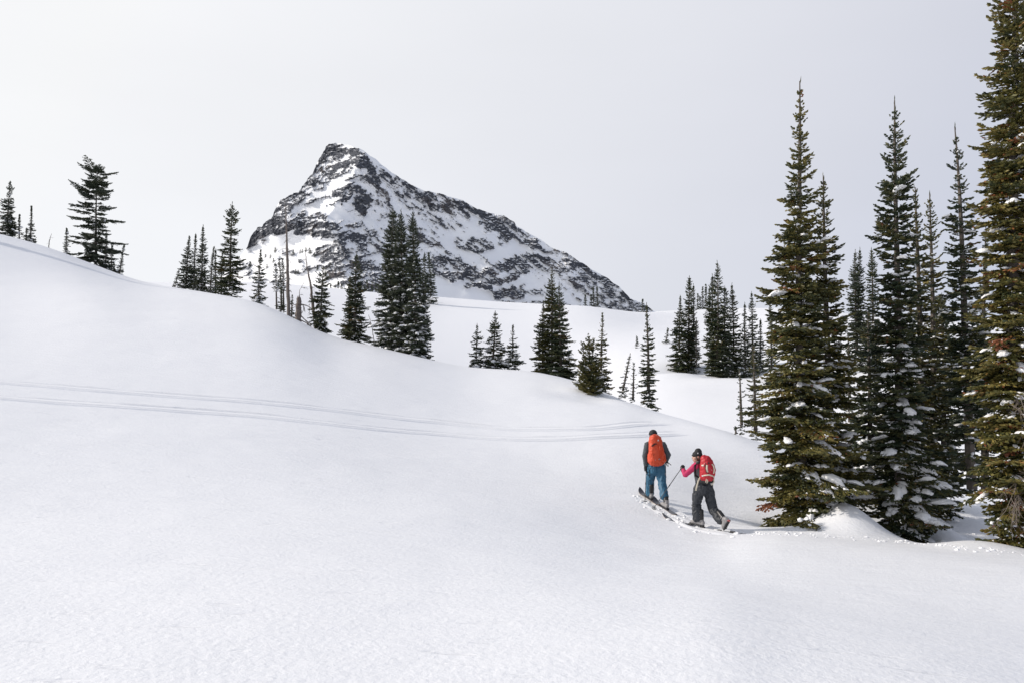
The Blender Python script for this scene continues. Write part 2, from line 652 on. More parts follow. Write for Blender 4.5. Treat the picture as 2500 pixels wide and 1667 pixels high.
def ray_ground(px, py, rmin=3.0, rmax=420.0):
    """first point of the terrain seen at a pixel of the 2500 px photograph beyond rmin"""
    az = math.atan((px - CX) / F)
    R = np.geomspace(rmin, rmax, 2400)
    X, Y = R * math.sin(az), R * math.cos(az)
    z = ground(X, Y)
    v = (HY - py) / F
    d = z - v * Y
    s = np.where((d[1:] >= 0) & (d[:-1] < 0))[0]
    if len(s) == 0:
        k = int(np.argmax(np.where(R > rmin, d, -1e9)))
        return float(X[k]), float(Y[k]), float(z[k])
    k = s[0]
    t = -d[k] / (d[k + 1] - d[k])
    r = R[k] + t * (R[k + 1] - R[k])
    x, y = r * math.sin(az), r * math.cos(az)
    return float(x), float(y), float(ground(x, y)[0])


def at(px, R):
    az = math.atan((px - CX) / F)
    return R * math.sin(az), R * math.cos(az)


# drifts and tree wells by the big firs
for (px, R, rx, ry, h) in ((2058, 18.1, 0.62, 0.9, 0.50), (2010, 17.6, 0.9, 0.8, 0.16), (2120, 18.0, 0.8, 0.7, 0.18), (1935, 18.6, 1.0, 0.7, -0.22), (2205, 19.3, 1.2, 1.0, -0.25),
                           (2360, 17.0, 0.7, 0.7, 0.10), (2450, 17.2, 1.0, 0.7, 0.12), (2290, 20.5, 0.5, 0.6, 0.35), (2420, 21.0, 1.4, 1.2, -0.2), (1452, 35.0, 1.5, 1.6, -0.30), (1405, 36.3, 0.8, 1.0, 0.12), (1500, 35.0, 1.2, 1.2, 0.12)):
    bx, by = at(px, R)
    BUMPS.append((bx, by, rx, ry, h))
for (px, py) in ((1660, 905), (1700, 908), (1745, 916), (1790, 916), (1835, 917)):
    bx, by, _ = ray_ground(px, py, 50)
    BUMPS.append((bx, by + 1.0, 3.0, 1.6, -0.45))
    BUMPS.append((bx, by - 2.2, 3.0, 1.4, 0.30))

a_front = np.linspace(math.radians(-40), math.radians(40), 600)
a_back = np.linspace(math.radians(40), math.radians(320), 92)[1:-1]
AZ = np.concatenate([a_front, a_back])
AZ = np.where(AZ > math.pi, AZ - 2 * math.pi, AZ)
RG = np.concatenate([np.geomspace(0.9, 45, 300), np.geomspace(45, 330, 170)[1:], np.geomspace(330, 6500, 16)[1:]])
RR = np.broadcast_to(RG[None], (len(AZ), len(RG)))
X = RR * np.sin(AZ)[:, None]
Y = RR * np.cos(AZ)[:, None]
Z = terrain_cols(AZ, RR.copy()) + detail(X, Y, RR)
na, nr = X.shape
V = np.stack([X, Y, Z], -1).reshape(-1, 3)
i = np.arange(na)[:, None]
j = np.arange(nr - 1)[None]
i2 = (i + 1) % na
quads = np.stack([i * nr + j, i * nr + j + 1, i2 * nr + j + 1, i2 * nr + j], -1).reshape(-1, 4)
V = np.vstack([V, [[0, 0, -1.66]]])
c0 = len(V) - 1
ii = np.arange(na)
tris = np.stack([np.full(na, c0), ii * nr, ((ii + 1) % na) * nr], -1)
mb = MB()
mb.add(V, tris, quads)
g = mb.build('snow_ground', SNOW, smooth=True)
tag(g, 'smooth white snow slope rolling up to the left ridge', kind='structure')
print('terrain ok', len(V))


# ---------------------------------------------------------------- mountain
SKY = [(520, 700), (545, 672), (565, 645), (590, 622), (604, 604), (606, 597), (612, 580), (629, 562), (649, 542), (663, 534), (672, 514), (685, 491), (704, 476), (729, 468), (744, 445), (762, 425), (772, 399), (780, 384), (794, 368), (796, 357), (805, 351), (831, 351), (851, 354), (882, 365), (897, 376), (917, 388), (930, 402), (958, 423), (981, 437), (1004, 453), (1040, 467), (1075, 473), (1106, 484), (1130, 490), (1162, 508), (1197, 521), (1232, 527), (1256, 543), (1262, 554), (1286, 567), (1320, 586), (1345, 605), (1382, 616), (1406, 634), (1438, 653), (1479, 677), (1511, 701), (1540, 728), (1572, 744), (1604, 764), (1660, 800), (1720, 835)]
# rock bands seen on the face: polyline, half width, weight   (rows/columns of the photograph give their places on the face)
ROCK = [
    ([(895, 410), (950, 500), (1000, 590)], 46, 0.27), ([(950, 440), (1020, 490), (1090, 540)], 34, 0.38), ([(1330, 620), (1420, 680), (1510, 745)], 42, 0.40), ([(880, 545), (950, 630), (960, 700)], 46, 0.28), ([(1000, 560), (1050, 600)], 26, 0.34),
    ([(606, 590), (640, 562), (672, 530), (700, 500)], 20, 1.0), ([(672, 528), (690, 505), (712, 486), (735, 478)], 16, 1.0),
    ([(735, 462), (765, 440), (780, 410), (790, 385), (800, 365)], 12, 0.95), ([(806, 372), (835, 370), (862, 380), (885, 398)], 16, 0.9), ([(820, 385), (790, 400), (775, 420)], 8, 0.6),
    ([(868, 380), (890, 400), (905, 420), (918, 445)], 15, 1.0), ([(792, 425), (825, 408), (850, 405), (862, 395)], 11, 0.85), ([(770, 440), (815, 430), (845, 420)], 7, 0.65),
    ([(830, 460), (852, 440), (870, 430), (895, 440)], 7, 0.6), ([(745, 465), (780, 455), (800, 440)], 7, 0.5),
    ([(822, 470), (845, 460), (866, 458), (890, 475), (900, 498)], 12, 1.0), ([(842, 490), (850, 475)], 9, 0.9), ([(872, 490), (892, 500), (890, 520), (870, 500)], 10, 0.9),
    ([(800, 500), (820, 492), (835, 480)], 5, 0.7), ([(745, 500), (770, 488), (800, 478)], 4, 0.45), ([(742, 482), (757, 480)], 4, 0.6),
    ([(905, 430), (925, 470), (945, 510), (965, 545)], 17, 0.62), ([(940, 430), (965, 460), (1000, 500)], 18, 0.6), ([(930, 490), (945, 530), (985, 560)], 14, 0.5),
    ([(985, 455), (1020, 475), (1055, 500), (1090, 520)], 13, 0.75), ([(1050, 477), (1085, 490), (1115, 505), (1135, 520)], 13, 1.0), ([(1060, 500), (1100, 515), (1110, 530)], 8, 0.7), ([(1108, 492), (1150, 510), (1190, 530)], 8, 0.9),
    ([(1200, 528), (1235, 535), (1258, 552), (1285, 572)], 10, 1.0), ([(1190, 555), (1215, 555), (1235, 570), (1225, 585)], 14, 1.0), ([(1170, 545), (1200, 550), (1240, 560)], 6, 0.7), ([(1240, 575), (1260, 580), (1280, 585)], 9, 0.8),
    ([(1120, 590), (1150, 605), (1175, 612), (1190, 600)], 9, 0.7), ([(1150, 585), (1180, 590), (1196, 600)], 8, 0.75), ([(1270, 590), (1295, 592), (1312, 588)], 8, 0.85), ([(1310, 600), (1335, 612), (1350, 622)], 7, 0.7),
    ([(640, 575), (680, 555), (720, 540), (745, 525)], 8, 0.75), ([(680, 568), (720, 545), (760, 545), (800, 550), (822, 556)], 11, 0.95), ([(755, 530), (780, 520), (792, 525), (788, 532)], 6, 1.0), ([(715, 527), (740, 522), (760, 530)], 6, 0.8),
    ([(735, 565), (775, 575), (815, 570)], 11, 0.8), ([(820, 585), (850, 575), (885, 585), (890, 600)], 14, 0.9), ([(835, 615), (865, 605), (895, 620)], 12, 0.6), ([(850, 545), (880, 555), (920, 580)], 10, 0.6),
    ([(905, 590), (925, 600), (935, 625)], 12, 0.6), ([(790, 610), (815, 600), (830, 612)], 7, 0.55), ([(790, 625), (830, 640), (880, 645), (910, 660)], 22, 0.66), ([(810, 670), (850, 690), (900, 690), (930, 695)], 20, 0.75), ([(735, 640), (745, 660), (765, 650)], 7, 0.5), ([(715, 665), (732, 668)], 5, 0.8),
    ([(900, 640), (930, 665), (945, 700)], 12, 0.7), ([(680, 615), (710, 620), (735, 640)], 5, 0.35), ([(560, 655), (600, 650), (620, 660), (600, 680)], 10, 0.38), ([(590, 690), (620, 685), (680, 690)], 5, 0.5), ([(1020, 575), (1050, 590), (1062, 600)], 8, 0.7),
    ([(1062, 640), (1085, 632), (1110, 640), (1150, 660), (1165, 665)], 15, 0.85), ([(1065, 655), (1090, 668), (1120, 672), (1155, 668)], 11, 1.0), ([(1080, 630), (1100, 620), (1125, 630)], 6, 0.7), ([(1170, 620), (1180, 630), (1190, 645)], 8, 0.45),
    ([(1100, 685), (1130, 675), (1160, 672), (1190, 668)], 6, 0.9), ([(1160, 670), (1195, 665), (1235, 650), (1275, 640), (1310, 635)], 14, 1.05), ([(1180, 692), (1215, 690), (1250, 678), (1285, 660)], 9, 0.95), ([(1240, 640), (1270, 635)], 6, 0.7), ([(1300, 625), (1320, 630), (1345, 640)], 11, 0.9),
    ([(1140, 698), (1170, 695), (1200, 705)], 6, 0.9), ([(1215, 720), (1245, 712), (1270, 718)], 11, 1.0), ([(1230, 735), (1255, 738)], 6, 0.9), ([(1270, 700), (1285, 695)], 4, 0.6), ([(1290, 712), (1320, 710), (1340, 718)], 6, 0.55), ([(1260, 740), (1320, 738), (1370, 742), (1420, 745)], 4, 0.8),
    ([(1360, 650), (1385, 640), (1395, 655), (1370, 660)], 11, 1.0), ([(1395, 630), (1410, 645), (1430, 655)], 9, 0.9), ([(1395, 680), (1430, 680), (1455, 690)], 7, 0.8), ([(1400, 695), (1440, 700), (1465, 690)], 6, 0.8), ([(1425, 655), (1455, 675), (1490, 700), (1520, 720)], 12, 0.9),
    ([(1470, 700), (1500, 722), (1530, 738)], 14, 0.8), ([(1500, 745), (1540, 750), (1580, 758)], 14, 0.8), ([(1450, 735), (1490, 752), (1530, 762)], 10, 0.5), ([(1380, 672), (1350, 690), (1380, 700)], 8, 0.4), ([(1330, 640), (1355, 625)], 6, 0.6)]


def seg_dist(px, py, pts):
    d = np.full(px.shape, 1e9)
    for (x0, y0), (x1, y1) in zip(pts[:-1], pts[1:]):
        dx, dy = x1 - x0, y1 - y0
        t = np.clip(((px - x0) * dx + (py - y0) * dy) / (dx * dx + dy * dy), 0, 1)
        d = np.minimum(d, np.hypot(px - x0 - t * dx, py - y0 - t * dy))
    return d


def build_mountain():
    nx, ny = 860, 300
    xs = np.linspace(522, 1700, nx)
    crest = np.interp(xs, [p[0] for p in SKY], [p[1] for p in SKY])
    crag = 4.5 * np.round(1.6 * vnoise(xs / 9, xs * 0, None, 4)) / 1.6 * sstep(606, 622, xs) * sstep(830, 790, xs)
    crest = crest + 2.6 * fbm(xs / 14, xs * 0, 4, 3) * sstep(600, 620, xs) + crag
    bottom = 800.0 + np.maximum(0, crest - 770)
    t = np.linspace(0, 1, ny) ** 1.05
    px = np.broadcast_to(xs[:, None], (nx, ny)).copy()
    py = crest[:, None] + (bottom - crest)[:, None] * t[None]
    # where bare rock shows
    wx = px + 9 * fbm(px / 30, py / 30, 3, 71)
    wy = py + 7 * fbm(px / 30, py / 30, 3, 72)
    dens = np.zeros_like(px)
    for pts, w, wt_ in ROCK:
        x0 = min(p[0] for p in pts) - 3 * w
        x1 = max(p[0] for p in pts) + 3 * w
        i0, i1 = np.searchsorted(xs, [x0, x1])
        if i1 <= i0:
            continue
        d = seg_dist(wx[i0:i1], wy[i0:i1], pts) / w
        dens[i0:i1] = np.maximum(dens[i0:i1], wt_ * np.clip(1.55 - d, 0, 1))
    right = sstep(840, 960, px)
    al, pl = px * 0.93 - py * 0.37, py * 0.93 + px * 0.37
    ar_, pr_ = px * 0.80 + py * 0.60, py * 0.80 - px * 0.60
    n_left = 0.6 * fbm(al / 23, pl / 6.5, 4, 21, 0.6) + 0.55 * ridged(al / 34, pl / 9.0, 3, 31)
    n_right = 0.6 * fbm(ar_ / 23, pr_ / 6.5, 4, 22, 0.6) + 0.55 * ridged(ar_ / 34, pr_ / 9.0, 3, 32)
    nn = n_left * (1 - right) + n_right * right
    nf = fbm(px / 5.0, py / 3.4, 3, 24, 0.6)
    brk = ridged(px / 22, py / 14, 3, 26)
    m = np.minimum(dens, 0.86) * 0.95 + 0.85 * nn + 0.40 * nf - 0.12 * np.clip(brk, 0, 1) - 0.66
    m = np.where(dens < 0.02, -0.5, m)
    rock = sstep(-0.03, 0.05, m)
    # depth of the face: an inclined wall, turned away on both sides of the spur that runs down from the summit
    spur = np.interp(py, [350, 372, 432, 472, 510, 537, 600, 700, 800], [872, 880, 862, 838, 815, 797, 828, 850, 870])
    spur = spur + 5 * fbm(py / 26, py * 0, 2, 8)
    off = px - spur
    D = 1230 + (760 - py) * 0.80
    D = D + np.where(off > 0, 0.46 * off - 0.00010 * np.clip(off, 0, 800) ** 2, 0.70 * np.abs(off))
    # secondary spurs and gullies
    for (pts, w, h) in (([(1090, 480), (1160, 560), (1180, 600)], 60, 14), ([(1235, 530), (1230, 600), (1180, 650)], 50, 9), ([(1320, 590), (1300, 640), (1220, 690)], 45, 12), ([(1410, 640), (1380, 680), (1350, 740)], 45, 20),
                        ([(700, 480), (680, 540), (660, 580)], 40, 20), ([(760, 440), (740, 500), (700, 540)], 30, 10), ([(700, 540), (800, 548), (830, 556)], 20, 16), ([(1080, 620), (1110, 660)], 36, 6), ([(900, 400), (960, 540), (980, 640)], 50, 10)):
        d = seg_dist(px, py, pts) / w
        D = D - h * np.exp(-d * d)
    for (pts, w, h) in (([(1120, 540), (1080, 600), (1010, 690)], 60, 8), ([(660, 620), (760, 610), (820, 620)], 34, 10), ([(790, 500), (735, 530)], 24, 12)):
        d = seg_dist(px, py, pts) / w
        D = D + h * np.exp(-d * d)
    rough = sstep(0.02, 0.5, dens)
    D = D - 11 * fbm(px / 60, py / 60, 2, 41) - 6 * rough * ridged(px / 30 + 0.3 * nn, py / 22, 4, 43)
    D = D - rock * (3.5 + 3.5 * nn + 4.5 * ridged(px / 9, py / 4.5, 3, 44) + 2.5 * nf)
    D = D - 0.4 * fbm(px / 12, py / 12, 3, 45) * (1 - rock)
    u, v = (px - CX) / F, (HY - py) / F
    V = np.stack([u * D, D, v * D], -1)
    # far side: falls away behind the crest so the peak is a solid body
    back = []
    for k, (dy, dz) in enumerate(((18, -3), (60, -28), (160, -110), (380, -330), (700, -520))):
        b = V[:, 0].copy()
        b[:, 0] *= 1.0
        b[:, 1] += dy
        b[:, 2] += dz
        back.append(b)
    back = np.stack(back[::-1], 1)
    V = np.concatenate([back, V], 1)
    # foot runs down into the valley
    foot = V[:, -1:].copy()
    foot[..., 1] -= 200
    foot[..., 2] = -75
    V = np.concatenate([V, foot], 1)
    rk = np.concatenate([np.repeat(m[:, :1], 5, 1), m, m[:, -1:] * 0 - 0.5], 1)
    n1, n2 = V.shape[:2]
    i = np.arange(n1 - 1)[:, None]
    j = np.arange(n2 - 1)[None]
    q = np.stack([i * n2 + j, i * n2 + j + 1, (i + 1) * n2 + j + 1, (i + 1) * n2 + j], -1).reshape(-1, 4)
    mb = MB()
    mb.add(V.reshape(-1, 3), None, q, rk.reshape(-1))
    mt, t, b = new_mat('mountain_rock_and_snow')
    a = N(t, 'ShaderNodeAttribute', attribute_name='tint')
    geo = N(t, 'ShaderNodeNewGeometry')
    n1_ = N(t, 'ShaderNodeTexNoise')
    n1_.inputs['Scale'].default_value = 0.22
    n1_.inputs['Detail'].default_value = 5
    n1_.inputs['Roughness'].default_value = 0.65
    t.links.new(geo.outputs['Position'], n1_.inputs[0])
    n2_ = N(t, 'ShaderNodeTexNoise')
    n2_.inputs['Scale'].default_value = 0.018
    n2_.inputs['Detail'].default_value = 4
    t.links.new(geo.outputs['Position'], n2_.inputs[0])
    edge = mathn(t, 'MULTIPLY_ADD', mathn(t, 'SUBTRACT', n1_.outputs['Fac'], 0.5), 0.55, a.outputs['Fac'])
    mask = mathn(t, 'MULTIPLY_ADD', edge, 6.0, 0.5, True)
    sepn = N(t, 'ShaderNodeSeparateXYZ')
    t.links.new(geo.outputs['Normal'], sepn.inputs[0])
    ledge = N(t, 'ShaderNodeMapRange')                 # snow lies on the ledges
    ledge.inputs['From Min'].default_value = 0.86
    ledge.inputs['From Max'].default_value = 0.74
    t.links.new(mathn(t, 'MULTIPLY_ADD', n1_.outputs['Fac'], 0.16, mathn(t, 'SUBTRACT', sepn.outputs['Z'], 0.08)), ledge.inputs['Value'])
    mask = mathn(t, 'MULTIPLY', mask, ledge.outputs[0])
    br = N(t, 'ShaderNodeMapRange')
    br.inputs['From Min'].default_value = 0.55
    br.inputs['From Max'].default_value = 0.72
    t.links.new(n2_.outputs['Fac'], br.inputs['Value'])
    rc = mixc(t, br.outputs[0], mixc(t, n1_.outputs['Fac'], (0.030, 0.036, 0.051), (0.125, 0.130, 0.145)), mixc(t, n1_.outputs['Fac'], (0.080, 0.066, 0.060), (0.20, 0.168, 0.148)))
    t.links.new(mixc(t, mask, (0.86, 0.87, 0.89), rc), b.inputs['Base Color'])
    b.inputs['Roughness'].default_value = 0.85
    b.inputs['Specular IOR Level'].default_value = 0.15
    o = mb.build('mountain', mt, smooth=True)
    tag(o, 'rocky snow-streaked peak rising behind the snowfield', kind='structure')


build_mountain()
print('mountain ok')

# ---------------------------------------------------------------- trees


def spindles(mb, P, d, l, r, tint, mat=0):
    """needle-covered twigs: slim ragged bottle-brush bodies, one per row"""
    n = len(P)
    if n == 0:
        return
    d = d / (np.linalg.norm(d, axis=1, keepdims=True) + 1e-9)
    ref = np.where(np.abs(d[:, 2:3]) > 0.85, np.array([[1.0, 0, 0]]), np.array([[0, 0, 1.0]]))
    s = np.cross(d, ref)
    s /= np.linalg.norm(s, axis=1, keepdims=True) + 1e-9
    b = np.cross(s, d)
    a0 = rng.uniform(0, 6.28, n)
    V = np.zeros((n, 5, 3))
    V[:, 0] = P
    V[:, 4] = P + d * l[:, None]
    for k in range(3):
        a = a0 + k * 2.094 + rng.uniform(-0.5, 0.5, n)
        rr = r * rng.uniform(0.7, 1.35, n)
        V[:, 1 + k] = P + d * (l * rng.uniform(0.35, 0.75, n))[:, None] + (s * np.cos(a)[:, None] + b * np.sin(a)[:, None]) * rr[:, None]
    f = np.array([(0, 2, 1), (0, 3, 2), (0, 1, 3), (4, 1, 2), (4, 2, 3), (4, 3, 1)])
    tr = (np.arange(n)[:, None, None] * 5 + f[None]).reshape(-1, 3)
    mb.add(V.reshape(-1, 3), tr, None, np.repeat(np.clip(tint, 0, 1), 5), mat)


def boughs_to_twigs(mb, P0, az, L, a0, cv, s_px, tint, dense=1.0, twr=None, mat=0):
    """fan-shaped boughs: side twigs in the plane of the bough, a second order on the long ones"""
    lmin = max(0.085, 1.55 * s_px)
    sp = max(0.062, 1.25 * s_px) / dense
    r = twr if twr else max(0.023, 0.40 * s_px)
    hd = np.stack([np.sin(az), np.cos(az), 0 * az], -1)
    pp = np.stack([np.cos(az), -np.sin(az), 0 * az], -1)
    n1 = np.maximum(2, np.ceil(L / sp)).astype(int)
    ib = np.repeat(np.arange(len(L)), n1)
    kk = np.arange(len(ib)) - np.repeat(np.cumsum(n1) - n1, n1)
    s = 0.10 + 0.90 * (kk + rng.uniform(0.1, 0.9, len(ib))) / n1[ib]

    def pos(ib, s):
        return P0[ib] + hd[ib] * (L[ib] * s)[:, None] + np.array([[0, 0, 1.0]]) * (L[ib] * (a0[ib] * s + cv[ib] * s * s))[:, None]

    def fwd(ib, s):
        v = hd[ib] + np.array([[0, 0, 1.0]]) * (a0[ib] + 2 * cv[ib] * s)[:, None]
        return v / np.linalg.norm(v, axis=1, keepdims=True)
    Pn, Fn = pos(ib, s), fwd(ib, s)
    lm = lmin * np.clip(L[ib] / (2.6 * lmin), 0.4, 1.0)
    lme = lmin * np.clip(L / (2.6 * lmin), 0.4, 1.0)
    rk = r * np.clip(lm / lmin, 0.7, 1.0)
    for sgn in (-1, 1):
        j = rng.uniform(-0.25, 0.25, len(ib))
        d = Fn * (0.75 + j)[:, None] + pp[ib] * (sgn * rng.uniform(0.55, 0.95, len(ib)))[:, None]
        d[:, 2] += rng.uniform(-0.26, 0.10, len(ib))
        d /= np.linalg.norm(d, axis=1, keepdims=True)
        l = np.clip(L[ib] * (1 - s) * rng.uniform(0.30, 0.62, len(ib)) + lm * rng.uniform(0.8, 1.3, len(ib)), lm, max(0.62, lmin * 1.5))
        tt = tint[ib] + rng.normal(0, 0.13, len(ib))
        spindles(mb, Pn, d, l, rk, tt, mat)
        big = np.where(l > 2.3 * lmin)[0]
        if len(big):
            n2 = np.maximum(1, np.floor(l[big] / (1.25 * sp))).astype(int)
            ic = np.repeat(big, n2)
            k2 = np.arange(len(ic)) - np.repeat(np.cumsum(n2) - n2, n2)
            s2 = 0.2 + 0.8 * (k2 + rng.uniform(0, 1, len(ic))) / np.repeat(n2, n2)
            P2 = Pn[ic] + d[ic] * (l[ic] * s2)[:, None]
            q = np.cross(d[ic], np.array([[0, 0, 1.0]]))
            q /= np.linalg.norm(q, axis=1, keepdims=True) + 1e-9
            sg = rng.choice([-1.0, 1.0], len(ic))
            d2 = d[ic] * 0.8 + q * (sg * rng.uniform(0.5, 0.9, len(ic)))[:, None]
            d2[:, 2] += rng.uniform(-0.25, 0.12, len(ic))
            spindles(mb, P2, d2, lmin * rng.uniform(0.8, 1.5, len(ic)), np.full(len(ic), r), tint[ib][ic] + rng.normal(0, 0.15, len(ic)), mat)
    # along the bough itself and its tip
    d = Fn.copy()
    d[:, 2] += rng.uniform(-0.05, 0.25, len(ib))
    spindles(mb, Pn, d, lm * rng.uniform(0.9, 1.4, len(ib)), rk, tint[ib] + rng.normal(0, 0.13, len(ib)), mat)
    ie = np.arange(len(L))
    spindles(mb, pos(ie, np.full(len(L), 0.95)), fwd(ie, np.ones(len(L))), lme * rng.uniform(1.0, 1.6, len(L)), np.full(len(L), r), tint, mat)
    return pos, fwd


# snow lying on boughs: shared lumps
SNOW_LUMPS = []
for k in range(7):
    v, f = ICO2
    v = v.copy()
    nz_ = vnoise(v[:, 0] * 1.6 + k * 9, v[:, 1] * 1.6, v[:, 2] * 1.6, 60 + k) * 0.36 + vnoise(v[:, 0] * 3.6 + k * 5, v[:, 1] * 3.6, v[:, 2] * 3.6, 80 + k) * 0.20
    v = v * (1 + nz_)[:, None]
    v[:, 2] = np.where(v[:, 2] < 0, v[:, 2] * 0.35, v[:, 2] * 0.75)
    v[:, 0] *= 0.72
    v[:, 2] -= 0.34 * (np.abs(v[:, 1]) ** 2)
    m_ = MB()
    m_.add(v, f)
    SNOW_LUMPS.append(m_.mesh('snow_clump', SNOWLOAD, smooth=True))


def trunk_axis(H, lean, wob, seed):
    r_ = np.random.default_rng(seed)
    ph = r_.uniform(0, 6.28, 2)

    def ax(h):
        t = np.asarray(h, float) / H
        return np.stack([lean[0] * t ** 1.3 + wob * np.sin(5 * t + ph[0]) * t, lean[1] * t ** 1.3 + wob * np.sin(4 * t + ph[1]) * t, np.asarray(h, float)], -1)
    return ax


def add_crown(mb, ax, H, hw, s_px, p=0.75, start=0.02, dh=None, per=5.5, rnd=0.36, tier=0.30, droop=0.38, top=0.965, tint0=0.45, dense=1.0, base_taper=0.2, upturn=0.18, gap=0.06, bare=None, out=0.10, upsweep=1.0):
    """whorls of boughs from start*H to the leader; returns what the snow needs to know"""
    dh = dh or (max(0.25, 3.0 * s_px, H / 60) if s_px < 0.03 else max(0.22, 2.3 * s_px, H / 70))
    p = 0.06 + 1.16 * p
    hs, full = [], []
    h = start * H
    while h < top * H:
        hs.append(h)
        full.append(1.0)
        st = dh * rng.uniform(0.75, 1.25) * (1.0 if h < 0.75 * H else 0.8)
        qn = 1 - h / H
        rings = (1 + (qn > 0.28) + (qn > 0.5)) if s_px < 0.03 else 1
        for r_ in range(rings):
            hs.append(h + st * (r_ + rng.uniform(0.6, 1.3)) / (rings + 1))
            full.append(-rng.uniform(0.30, 0.85))
        h += st
    hs, full = np.array(hs), np.array(full)
    nb = np.where(full < 0, 4, np.maximum(3, rng.poisson(per * (0.95 if s_px < 0.03 else 1.2), len(hs))))
    full = np.abs(full)
    iw = np.repeat(np.arange(len(hs)), nb)
    kk = np.arange(len(iw)) - np.repeat(np.cumsum(nb) - nb, nb)
    az = (kk + rng.uniform(-0.3, 0.3, len(iw))) * 6.283 / nb[iw] + np.repeat(rng.uniform(0, 6.28, len(hs)), nb)
    h = hs[iw] + rng.uniform(-0.16, 0.16, len(iw)) * dh
    q = np.clip(1 - h / H, 0.0, 1)
    wt_ = np.repeat(rng.uniform(1 - tier, 1 + tier * 0.6, len(hs)) * full, nb)
    # unevenness: whole sectors of a crown grow longer or shorter
    sect = 1 + 0.30 * vnoise(az * 0.9 + 3, h / max(0.9, 0.14 * H), None, int(rng.integers(1, 999)))
    L = 1.08 * hw * q ** p * (1 - base_taper * sstep(0.82, 1.0, q)) * wt_ * sect * rng.uniform(1 - rnd, 1 + rnd * 0.5, len(iw))
    L = np.where(rng.uniform(0, 1, len(iw)) < out, L * rng.uniform(1.1, 1.32, len(iw)), L)
    L = np.minimum(L, hw * (q ** p * 1.22 + 0.05))
    L = np.maximum(L, max(0.04, 0.5 * s_px))
    keep = rng.uniform(0, 1, len(iw)) > gap
    if bare is not None:
        keep &= ~((h / H > bare[0]) & (h / H < bare[1]) & (rng.uniform(0, 1, len(iw)) < bare[2]))
    az, h, q, L = az[keep], h[keep], q[keep], L[keep]
    a0 = np.interp(q, [0, 0.06, 0.25, 0.6, 1.0], [1.3 * upsweep, 0.65 * upsweep, 0.08, -droop * 0.6, -droop]) + rng.normal(0, 0.14, len(L))
    cv = np.full(len(L), upturn) + rng.normal(0, 0.06, len(L))
    P0 = ax(h)
    tint = tint0 + rng.normal(0, 0.14, len(L))
    boughs_to_twigs(mb, P0, az, L, a0, cv, s_px, tint, dense)
    # leader
    nl = 4
    tt = np.linspace(top - 0.01, 0.99, nl) * H
    spindles(mb, ax(tt), np.tile([[0, 0, 1.0]], (nl, 1)) + rng.normal(0, 0.1, (nl, 3)), np.full(nl, 0.022 * H), np.full(nl, max(0.012, 0.36 * s_px)), np.full(nl, tint0))
    return P0, az, L, a0, cv, q


def add_snow(root, info, count, s_px, size=1.0, side_az=math.radians(160), low=0.6):
    """lumps of snow lying on the boughs, fewer on the sunny side"""
    P0, az, L, a0, cv, q = info
    w = (0.25 + q) ** (1 + low) * (0.12 + (0.5 + 0.5 * np.cos(az - side_az)) ** 2) * np.clip(L - 0.08, 0.02, 1.0) ** 0.7
    w /= w.sum()
    left = count
    while left > 0:
        i = int(rng.choice(len(L), p=w))
        s = rng.uniform(0.30, 0.72)
        base = max(0.062, 1.7 * s_px) * float(rng.pareto(2.6) + 1.0) * size
        for k in range(int(rng.integers(1, 4))):         # a run of pads along one bough
            sz = min(base, 0.15 * size * (0.45 + 0.55 * q[i]), max(0.05, 0.24 * L[i])) * rng.uniform(0.7, 1.15)
            loc = P0[i] + np.array([math.sin(az[i]), math.cos(az[i]), 0]) * L[i] * s
            loc[:2] += rng.normal(0, 0.05 * L[i] + 0.01, 2)
            loc[2] += L[i] * (a0[i] * s + cv[i] * s * s) + max(0.014, 0.2 * s_px) + 0.35 * sz
            o = bpy.data.objects.new('snow_clump', SNOW_LUMPS[int(rng.integers(0, 7))])
            COL.objects.link(o)
            o.parent = root
            o.location = loc
            sl = math.atan(a0[i] + 2 * cv[i] * s) - 0.10
            o.rotation_euler = (sl, rng.uniform(-0.25, 0.25), -az[i] + rng.uniform(-0.6, 0.6))
            o.scale = (sz * rng.uniform(0.7, 1.25), sz * rng.uniform(1.1, 1.9), sz * rng.uniform(0.50, 0.85))
            left -= 1
            s += sz * rng.uniform(1.0, 1.8) / max(L[i], 0.2)
            if s > 0.84 or left <= 0:
                break


ICO0 = ico(0)


